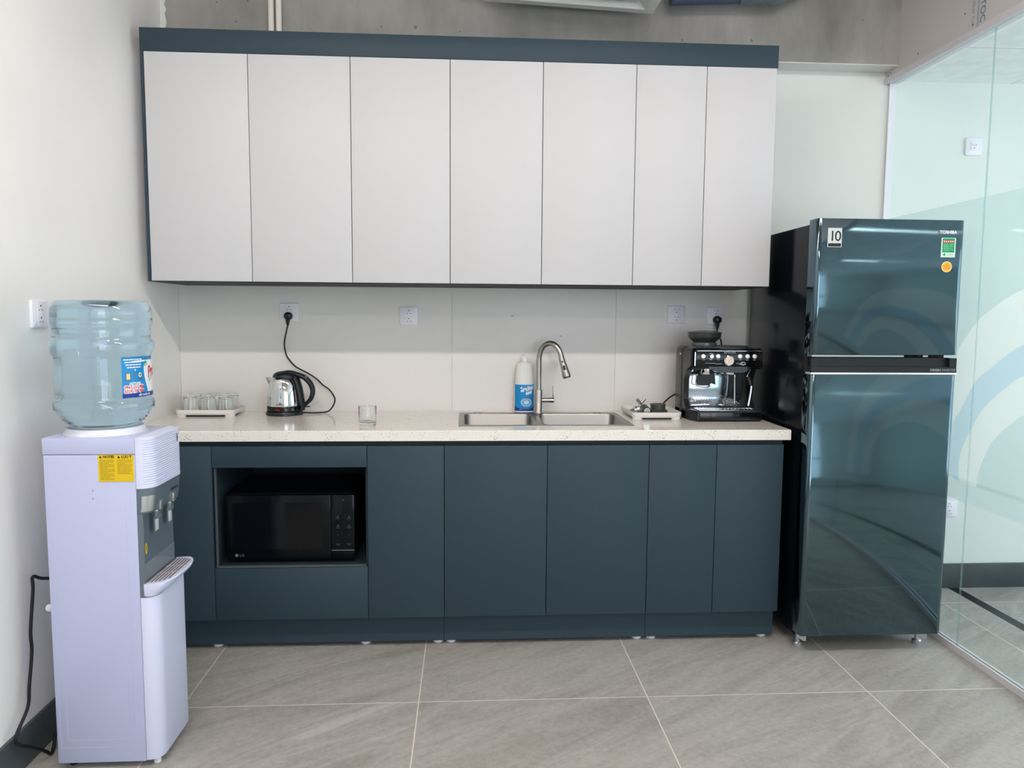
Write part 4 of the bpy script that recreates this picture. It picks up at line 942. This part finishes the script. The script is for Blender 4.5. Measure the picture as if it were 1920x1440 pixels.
# ------------------------------------------------------------------ water dispenser
DX0, DXB, DX1, DY0, DY1 = -1.2565, -1.004, -0.958, -1.3345, -1.094
t = thing('water_dispenser', 'white floor-standing water dispenser by the left wall', 'water dispenser', (-1.11, -1.21, 0))
link('cabinet', box(DX0, DXB, DY0, DY1, 0.018, 0.9325, bev=0.004), m_disp, parent=t)
# pressed panel lines on the side
b = BM()
def frame(bm, x0, x1, z0, z1, w, y): 
    bx(bm, x0, x0+w, y, y+0.002, z0, z1); bx(bm, x1-w, x1, y, y+0.002, z0, z1); bx(bm, x0, x1, y, y+0.002, z0, z0+w)
frame(b, DX0+0.012, DXB-0.030, 0.065, 0.80, 0.0012, DY0-0.0004); frame(b, DX0+0.032, DXB-0.042, 0.088, 0.32, 0.0012, DY0-0.0004)
link('pressed_lines', b, m_disp, parent=t)
b = BM(); disc(b, (-1.1235, DY0-0.0008, 0.8295), 0.0016, X_, Z_, 10); disc(b, (-1.1235, DY0-0.0008, 0.8065), 0.0016, X_, Z_, 10); link('side_holes', b, m_txtk, parent=t)
def dpl(x1, r, q=0.0, x0=None, n=8):
    """plan outline of the front moulding: square at the back, rounded at both front corners"""
    x0 = DXB+0.0008 if x0 is None else x0
    pts = [(x0, DY0-q), (x1-r, DY0-q)]
    pts += [(x1-r+(r+q)*math.sin(PI/2*k/n), DY0+r-(r+q)*math.cos(PI/2*k/n)) for k in range(1, n+1)]
    pts += [(x1-r+(r+q)*math.cos(PI/2*k/n), DY1-r+(r+q)*math.sin(PI/2*k/n)) for k in range(0, n+1)]
    pts += [(x0, DY1+q)]
    return pts
def at_z(pts, z): return [(x, y, z) for x, y in pts]
# top cap
b = BM()
top = [(DX0-0.001, DY0), (DXB, DY0), (DXB, DY1), (DX0-0.001, DY1)]
bx(b, DX0-0.0012, DXB, DY0-0.0005, DY1+0.0005, 0.933, 0.980, bev=0.003); tc = link('top_cap', b, m_disp, parent=t)
cxw, cyw = -1.1385, -1.2095
link('bottle_collar', lathe(BM(), [(0.112, 0.9795), (0.112, 0.983), (0.106, 0.986), (0.104, 0.9985), (0.100, 0.9985), (0.0985, 0.990), (0.0, 0.984)], 44, (cxw, cyw, 0)), m_white, parent=tc)
# ribbed upper front cover
b = BM(); loops = [at_z(dpl(DX1, 0.042), 0.8335)]
z = 0.842
while z < 0.974:
    loops += [at_z(dpl(DX1, 0.042), z), at_z(dpl(DX1, 0.042, -0.0016, DXB+0.0008), z+0.0016), at_z(dpl(DX1, 0.042, -0.0016, DXB+0.0008), z+0.0028), at_z(dpl(DX1, 0.042), z+0.0044)]; z += 0.0066
loops += [at_z(dpl(DX1, 0.042), 0.9785), at_z(dpl(DX1, 0.042, -0.0015), 0.980)]
for L in loops:                       # ribs only round the corner and the front, not on the plain flank
    for i, p in enumerate(L):
        if p[0] < DXB+0.012: L[i] = (p[0], DY0 if i < len(L)/2 else DY1, p[2])
loft(b, loops); bmesh.ops.recalc_face_normals(b, faces=b.faces[:])
fc = link('front_cover', b, m_disp_lit, parent=t, smooth=25)
b = BM(); v = [b.verts.new((DX1+0.0004, -1.144+0.0055*math.cos(a), 0.951+0.013*math.sin(a))) for a in [2*PI*k/20 for k in range(20)]]; b.faces.new(v); link('indicator_lamps', b, mat('indicator_grey', (70, 80, 90), 0.2), parent=fc, smooth=0)
# grey tap housing under the cover
b = loft(BM(), [at_z(dpl(DX1-0.012, 0.034), 0.760), at_z(dpl(DX1-0.008, 0.034, -0.001), 0.775), at_z(dpl(DX1-0.003, 0.038, -0.001), 0.815), at_z(dpl(DX1-0.003, 0.038, -0.001), 0.8332)])
bmesh.ops.recalc_face_normals(b, faces=b.faces[:]); th = link('tap_housing', b, m_grey, parent=t)
b = BM(); Lz = []
for z, xo, rr in ((0.766, 0.0104, 0.034), (0.775, 0.008, 0.0343), (0.812, 0.0034, 0.0378)):
    x1 = DX1-xo; q = 0.0022
    Lz.append([(x1-rr+(rr+q)*math.sin(a), DY0+rr-(rr+q)*math.cos(a), z) for a in [0.25+(PI/2-0.25)*k/12 for k in range(13)]])
loft(b, Lz, cap0=False, cap1=False, close=False); link('silver_corner', b, m_silver, parent=th)
b = BM(); text(b, 'Kangaroo', 0.0135, (DX1-0.0026, -1.198, 0.797), Y_, Z_, bold=0.0003, shear=0.15); link('brand_lettering', b, m_txtk, parent=th, smooth=0)
# recessed back panel and cheek
b = BM(); bx(b, DXB+0.0005, DXB+0.006, DY0+0.002, DY1-0.002, 0.535, 0.7595); rp = link('recess_panel', b, m_grey, parent=t)
link('recess_cheek', box(DXB+0.0008, DXB+0.016, DY0+0.0005, DY0+0.0045, 0.515, 0.7595), m_grey, parent=rp)
link('splash_guard', box(DXB+0.0062, DXB+0.0085, DY0+0.006, DY1-0.004, 0.555, 0.608), mat('clear_grey_guard', (120, 128, 136), 0.15), parent=rp)
b = BM(); v = [b.verts.new((DXB+0.0064, -1.298+0.0075*math.cos(a), 0.648+0.017*math.sin(a))) for a in [2*PI*k/24 for k in range(24)]]; b.faces.new(v); st = link('warning_sticker', b, m_yel, parent=rp, smooth=0)
b = BM(); v = [b.verts.new((DXB+0.0067, -1.298+0.003*math.cos(a), 0.650+0.009*math.sin(a))) for a in [2*PI*k/16 for k in range(16)]]; b.faces.new(v); link('sticker_mark', b, m_ochre, parent=st, smooth=0)
# two taps with clear paddles
for k, yy in enumerate((-1.262, -1.165)):
    tp = link('dispensing_tap', tube(BM(), [(DX1-0.028, yy, 0.762), (DX1-0.022, yy, 0.748), (DX1-0.024, yy, 0.735)], [0.009, 0.0075, 0.006], 12), m_silver, parent=t)
    link('tap_mount', box(DX1-0.016, DX1-0.004, yy-0.010, yy+0.010, 0.757, 0.784, bev=0.002), m_silver, parent=tp)
    b = BM(); bx(b, DX1-0.0265, DX1-0.0225, yy-0.014, yy+0.014, 0.690, 0.735, bev=0.0015); bx(b, DX1-0.024, DX1-0.014, yy-0.012, yy-0.009, 0.730, 0.752); bx(b, DX1-0.024, DX1-0.014, yy+0.009, yy+0.012, 0.730, 0.752)
    link('paddle', b, m_clear, parent=tp)
    link('paddle_pad', box(DX1-0.0220, DX1-0.0208, yy-0.0115, yy+0.0115, 0.694, 0.728, bev=0.0005), m_frost, parent=tp)
# drip tray: half-oval shelf with slots
b = BM(); n = 18
def dt(q, zf, zb):
    out = [(DXB+0.012, DY0-0.003+q*0.12)]
    for k in range(n+1):
        a = -PI/2+PI*k/n; c, s_ = math.cos(a), math.sin(a)
        ee = 0.55
        xx = DXB+0.02+(0.066-q)*(abs(c)**ee); yy = (DY0+DY1)/2+((DY1-DY0)/2+0.003-q*0.12)*(abs(s_)**0.75)*(1 if s_ >= 0 else -1)
        out.append((xx, yy))
    out.append((DXB+0.012, DY1+0.003-q*0.12))
    return [(x, y, zb+(zf-zb)*((x-DXB)/0.08)) for x, y in out]
loft(b, [dt(0.034, 0.519, 0.5165), dt(0.020, 0.535, 0.520), dt(0.006, 0.545, 0.535), dt(0.0, 0.556, 0.550), dt(0.002, 0.560, 0.554), dt(0.008, 0.560, 0.554)]); bmesh.ops.recalc_face_normals(b, faces=b.faces[:])
dtp = link('drip_tray', b, m_disp_lit, parent=t)
b = BM()
for k in range(6):
    x = DXB+0.014+k*0.0102; w = (DY1-DY0)/2-0.012-0.055*(k/5.0)**3*0.4
    for a0, a1 in ((-1, -0.34), (-0.29, 0.29), (0.34, 1)):
        yc = (DY0+DY1)/2; zz = 0.5544+0.006*((x-DXB)/0.08)
        bx(b, x, x+0.0052, yc+w*a0, yc+w*a1, zz-0.0008, zz+0.0007)
link('slots', b, mat('slot_shadow_grey', (120, 112, 114), 0.7), parent=dtp)
# lower front door
b = loft(BM(), [at_z(dpl(DX1-0.002, 0.040, -0.001), 0.022), at_z(dpl(DX1, 0.042), 0.026), at_z(dpl(DX1, 0.042), 0.508), at_z(dpl(DX1, 0.042, -0.001), 0.5135)])
bmesh.ops.recalc_face_normals(b, faces=b.faces[:]); link('front_door', b, m_disp_lit, parent=t)
# yellow notice
s = link('notice_sticker', box(-1.1055, -1.0075, DY0-0.0012, DY0-0.0001, 0.8555, 0.9325), m_yel, parent=t)
b = BM(); text(b, 'NOTES', 0.0098, (-1.0915, DY0-0.0016, 0.9235), X_, Z_, bold=0.0004); text(b, 'LƯU Ý', 0.0098, (-1.0405, DY0-0.0016, 0.9235), X_, Z_, bold=0.0004)
for x in (-1.0985, -1.0480):
    b.faces.new([b.verts.new((x+q*0.0045, DY0-0.0016, 0.9232+r*0.007)) for q, r in ((-1, 0), (1, 0), (0, 1))])
link('notice_heading', b, m_txtk, parent=s, smooth=0)
b = BM()
for c0, nl in ((-1.1005, 18), (-1.0525, 13)):
    for k in range(nl):
        z = 0.9170-0.0033*k; w = 0.040 if k % 4 != 3 else 0.022+0.012*random.random(); x = c0
        while x < c0+w-0.002:
            e = min(x+random.uniform(0.004, 0.012), c0+w); bx(b, x, e, DY0-0.00155, DY0-0.0011, z, z+0.0014); x = e+0.0012
link('notice_text', b, m_ochre, parent=s)
for x, y in ((DX0+0.03, DY0+0.03), (DX0+0.03, DY1-0.03), (-0.985, DY0+0.03), (-0.985, DY1-0.03)):
    link('foot', lathe(BM(), [(0.010, 0), (0.0105, 0.004), (0.009, 0.0235)], 16, (x, y, 0)), m_white if x > -1.1 else m_rubber, parent=t)
link('drain_cap', lathe(BM(), [(0.0, -1.292), (0.009, -1.292), (0.011, -1.288), (0.011, -1.278), (0.007, -1.275), (0.007, -1.255)], 18, (0, -1.285, 0.470), ax='x'), m_white, parent=t)
cpts = [(-1.256, -1.20, 0.538), (-1.285, -1.215, 0.536), (-1.325, -1.245, 0.545), (-1.338, -1.268, 0.558), (-1.335, -1.276, 0.52), (-1.332, -1.303, 0.41), (-1.332, -1.303, 0.345), (-1.333, -1.322, 0.25), (-1.335, -1.332, 0.19), (-1.338, -1.388, 0.135), (-1.338, -1.374, 0.102), (-1.332, -1.334, 0.072), (-1.320, -1.285, 0.030), (-1.316, -1.262, 0.008), (-1.322, -1.235, 0.012), (-1.328, -1.20, 0.05), (-1.30, -1.165, 0.09), (-1.256, -1.16, 0.10)]
link('power_cord', tube(BM(), spline(cpts, 7), 0.0048, 9), m_rubber, parent=t, smooth=60)

# ------------------------------------------------------------------ water bottle on the dispenser
t = thing('water_bottle', 'large pale blue water bottle upside down on the white dispenser', 'water bottle', (cxw, cyw, 1.0))
wp = [(0.0, 0.9895), (0.030, 0.9895), (0.060, 0.9915), (0.090, 0.9985), (0.102, 1.003), (0.106, 1.006), (0.1065, 1.010), (0.1145, 1.013), (0.1160, 1.019), (0.1235, 1.0225), (0.125, 1.029), (0.1325, 1.0325), (0.1350, 1.041), (0.1425, 1.047), (0.1455, 1.055), (0.1455, 1.068), (0.143, 1.076), (0.1395, 1.082), (0.1388, 1.09), (0.1388, 1.20), (0.140, 1.205), (0.1465, 1.213), (0.1495, 1.224), (0.1497, 1.240), (0.1475, 1.249), (0.143, 1.255), (0.1405, 1.262), (0.1405, 1.285), (0.142, 1.291), (0.146, 1.297), (0.1475, 1.304), (0.1468, 1.314), (0.1445, 1.3165), (0.1445, 1.3185), (0.1464, 1.321), (0.1455, 1.335), (0.142, 1.350), (0.135, 1.361), (0.124, 1.367), (0.112, 1.3685), (0.098, 1.366), (0.080, 1.358), (0.060, 1.348), (0.040, 1.342), (0.0, 1.340)]
wp = [(a*0.925, z) for a, z in wp]
bt = link('bottle_body', lathe(BM(), wp, 72, (cxw, cyw, 0)), m_water, parent=t, smooth=60)
RL = 0.1388*0.925
def wb(a, z, e=0.0008): return (cxw+(RL+e)*math.sin(a), cyw-(RL+e)*math.cos(a), z)
A0 = 0.79
def wl(u, v, e): return wb(A0+u/RL, 1.0885+v, e)
lb = link('label', patch(BM(), lambda u, v: wl(u, v, 0.0008), 0, 0.30, 0, 0.118, 60, 1), m_txtw, parent=t)
def edge(v): return 0.090-0.016*math.sin(PI*min(1, max(0, (v-0.02)/0.12)))*1.0
b = BM(); patch(b, lambda u, v: wl(u*(edge(v)+(0.05 if v > 0.105 else 0)), v, 0.0011), 0, 1, 0.012, 0.118, 24, 20); link('blue_panel', b, m_blue, parent=lb)
b = BM(); patch(b, lambda u, v: wl(u, v, 0.0013), 0, 0.30, 0, 0.0125, 60, 1); link('navy_band', b, m_navy, parent=lb)
b = BM()
for k, (a, c) in enumerate(((0.006, 0.066), (0.009, 0.065), (0.011, 0.064), (0.016, 0.060))):
    x = a
    while x < c-0.002:
        e = min(x+random.uniform(0.004, 0.011), c); patch(b, lambda u, v: wl(u, v, 0.0015), x, e, 0.1085-0.0075*k, 0.1115-0.0075*k, 3, 1); x = e+0.0012
text_map(b, 'HOTLINE:', 0.0085, lambda u, v: wl(u+0.022, v+0.0385, 0.0015), bold=0.0004)
link('white_lettering', b, m_txtw, parent=lb, smooth=0)
b = BM(); text_map(b, 'HẾT NƯỚC GỌI', 0.0072, lambda u, v: wl(u+0.050, v+0.0035, 0.0016), bold=0.0003)
link('white_lettering', b, m_txtw, parent=lb, smooth=0)
b = BM(); text_map(b, '0967 237 988', 0.0122, lambda u, v: wl(u*0.94+0.006, v+0.0268, 0.0015), bold=0.0022); text_map(b, '0329 738 988', 0.0122, lambda u, v: wl(u*0.94+0.006, v+0.0150, 0.0015), bold=0.0022); link('number_outline', b, m_txtw, parent=lb, smooth=0)
b = BM(); text_map(b, '0967 237 988', 0.0122, lambda u, v: wl(u*0.94+0.006, v+0.0268, 0.0018), bold=0.0003); link('number_lettering', b, m_red, parent=lb, smooth=0)
b = BM(); text_map(b, '0329 738 988', 0.0122, lambda u, v: wl(u*0.94+0.006, v+0.0150, 0.0018), bold=0.0003); link('number_lettering', b, m_red, parent=lb, smooth=0)
b = BM(); text_map(b, 'Pro', 0.052, lambda u, v: wl(u*0.7+0.094, v+0.052+u*0.1, 0.0016), bold=0.0008); link('red_lettering', b, m_red, parent=lb, smooth=0)
b = BM(); patch(b, lambda u, v: wl(u, v, 0.0015), 0.010, 0.026, 0.050, 0.072, 4, 1); patch(b, lambda u, v: wl(u, v, 0.0015), 0.0395, 0.042, 0.052, 0.078, 2, 1); link('pictures', b, mat('brown_print', (126, 104, 92), 0.5), parent=lb, smooth=0)
b = BM(); patch(b, lambda u, v: wl(u, v, 0.0018), 0.0125, 0.0235, 0.053, 0.070, 4, 1)
for k in range(16): pass
b.faces.new([b.verts.new(wl(0.0405+0.003*math.cos(a), 0.0795+0.003*math.sin(a), 0.0018)) for a in [2*PI*k/12 for k in range(12)]])
b.faces.new([b.verts.new(wl(0.057+0.0062*math.cos(a), 0.065+0.007*math.sin(a), 0.0018)) for a in [2*PI*k/16 for k in range(16)]])
link('picture_lights', b, mat('cream_print', (222, 216, 170), 0.5), parent=lb, smooth=0)
b = BM(); b.faces.new([b.verts.new(wl(0.057+0.0026*math.cos(a), 0.065+0.003*math.sin(a), 0.002)) for a in [2*PI*k/12 for k in range(12)]]); patch(b, lambda u, v: wl(u, v, 0.002), 0.051, 0.063, 0.0515, 0.0545, 3, 1); link('emblem', b, mat('brown_red_print', (150, 52, 36), 0.5), parent=lb, smooth=0)
b = BM()
for k in range(22):
    a0, a1 = 2*PI*k/22, 2*PI*(k+1)/22
    b.faces.new([b.verts.new(wl(0.0815+r*math.cos(a), 0.097+r*math.sin(a)*1.1, 0.0017)) for r, a in ((0.0068, a0), (0.0068, a1), (0.0045, a1), (0.0045, a0))])
patch(b, lambda u, v: wl(u, v, 0.0018), 0.078, 0.084, 0.097, 0.101, 2, 1); patch(b, lambda u, v: wl(u, v+(u-0.10)*0.5, 0.0017), 0.098, 0.115, 0.044, 0.047, 4, 1); link('green_mark', b, m_green, parent=lb, smooth=0)

# ------------------------------------------------------------------ overhead: conduits, air-conditioner, insulated pipe
for k, (xa_, xb_, lab) in enumerate(((-0.9005, -0.901, 'left white conduit running down the concrete beam behind the cabinet top'), (-0.868, -0.868, 'right white conduit running down the concrete beam behind the cabinet top'))):
    o = link('conduit', tube(BM(), [(xa_-0.001, -0.115, 2.40), (xa_, -0.115, 2.6), (xb_-0.002, -0.115, H-0.002)], 0.0122, 16), mat('conduit_white_%d' % k, (226, 224, 214), 0.5), (xa_, -0.115, 2.40))
    tag(o, lab, 'conduit', 'white conduits on the concrete beam')
AX0, AX1, AYb, AZ = -0.002, 0.732, -0.165, 2.632
t = thing('air_conditioner', 'white square ceiling air conditioner hanging above the wall cabinets', 'air conditioner', (AX1, AYb, AZ))
S = AX1-AX0; yb_, yf_ = AYb, AYb-S
def ring(q, z): return [(AX0+q, yf_+q, z), (AX1-q, yf_+q, z), (AX1-q, yb_-q, z), (AX0+q, yb_-q, z)]
b = loft(BM(), [ring(0, AZ+0.022), ring(0, AZ+0.002), ring(0.002, AZ), ring(0.045, AZ-0.002), ring(0.050, AZ+0.004), ring(0.085, AZ+0.022), ring(0.088, AZ+0.030)], cap0=True, cap1=False)
bmesh.ops.recalc_face_normals(b, faces=b.faces[:]); link('panel_frame', b, mat('appliance_white', (250, 250, 245), 0.35), parent=t)
link('intake_grille', box(AX0+0.09, AX1-0.09, yf_+0.09, yb_-0.09, AZ+0.006, AZ+0.012, bev=0.002), mat('grille_white', (226, 234, 236), 0.5), parent=t)
link('casing', box(AX0+0.06, AX1-0.06, yf_+0.06, yb_-0.06, AZ+0.0225, AZ+0.30), mat('casing_galvanised', (150, 154, 156), 0.5, metal=0.4), parent=t)
for x in (AX0+0.1, AX1-0.1):
    for y in (yf_+0.1, yb_-0.1): link('hanger_rod', tube(BM(), [(x, y, AZ+0.295), (x+(H-AZ-0.3)*0.042, y, H+0.01)], 0.004, 8), m_steel, parent=t)
t.rotation_euler = (0, math.radians(2.4), 0)
t = thing('insulated_pipe', 'dark blue insulated pipe with loose plastic wrap at the top edge', 'pipe', (1.0, -0.2, 2.70))
link('pipe_run', tube(BM(), spline([(0.80, -0.2, 2.690), (1.0, -0.2, 2.701), (1.15, -0.2, 2.709), (1.26, -0.2, 2.722), (1.38, -0.2, 2.78), (1.44, -0.2, 2.95), (1.45, -0.2, H-0.002)], 6), 0.033, 16), mat('insulation_dark_blue', (70, 84, 104), 0.5), parent=t)
for x in (1.135, 1.235): link('tape_band', tube(BM(), [(x, -0.2, 2.7085+(x-1.135)*0.1), (x+0.012, -0.2, 2.7095+(x-1.135)*0.1)], 0.0355, 16), mat('tape_blue', (74, 102, 116), 0.4), parent=t)
link('plastic_wrap', tube(BM(), spline([(1.10, -0.2, 2.706), (1.17, -0.202, 2.712), (1.26, -0.2, 2.722), (1.33, -0.204, 2.748), (1.38, -0.2, 2.79)], 4), [0.037, 0.042, 0.038, 0.046, 0.04, 0.048, 0.04], 14), m_wrap, parent=t)
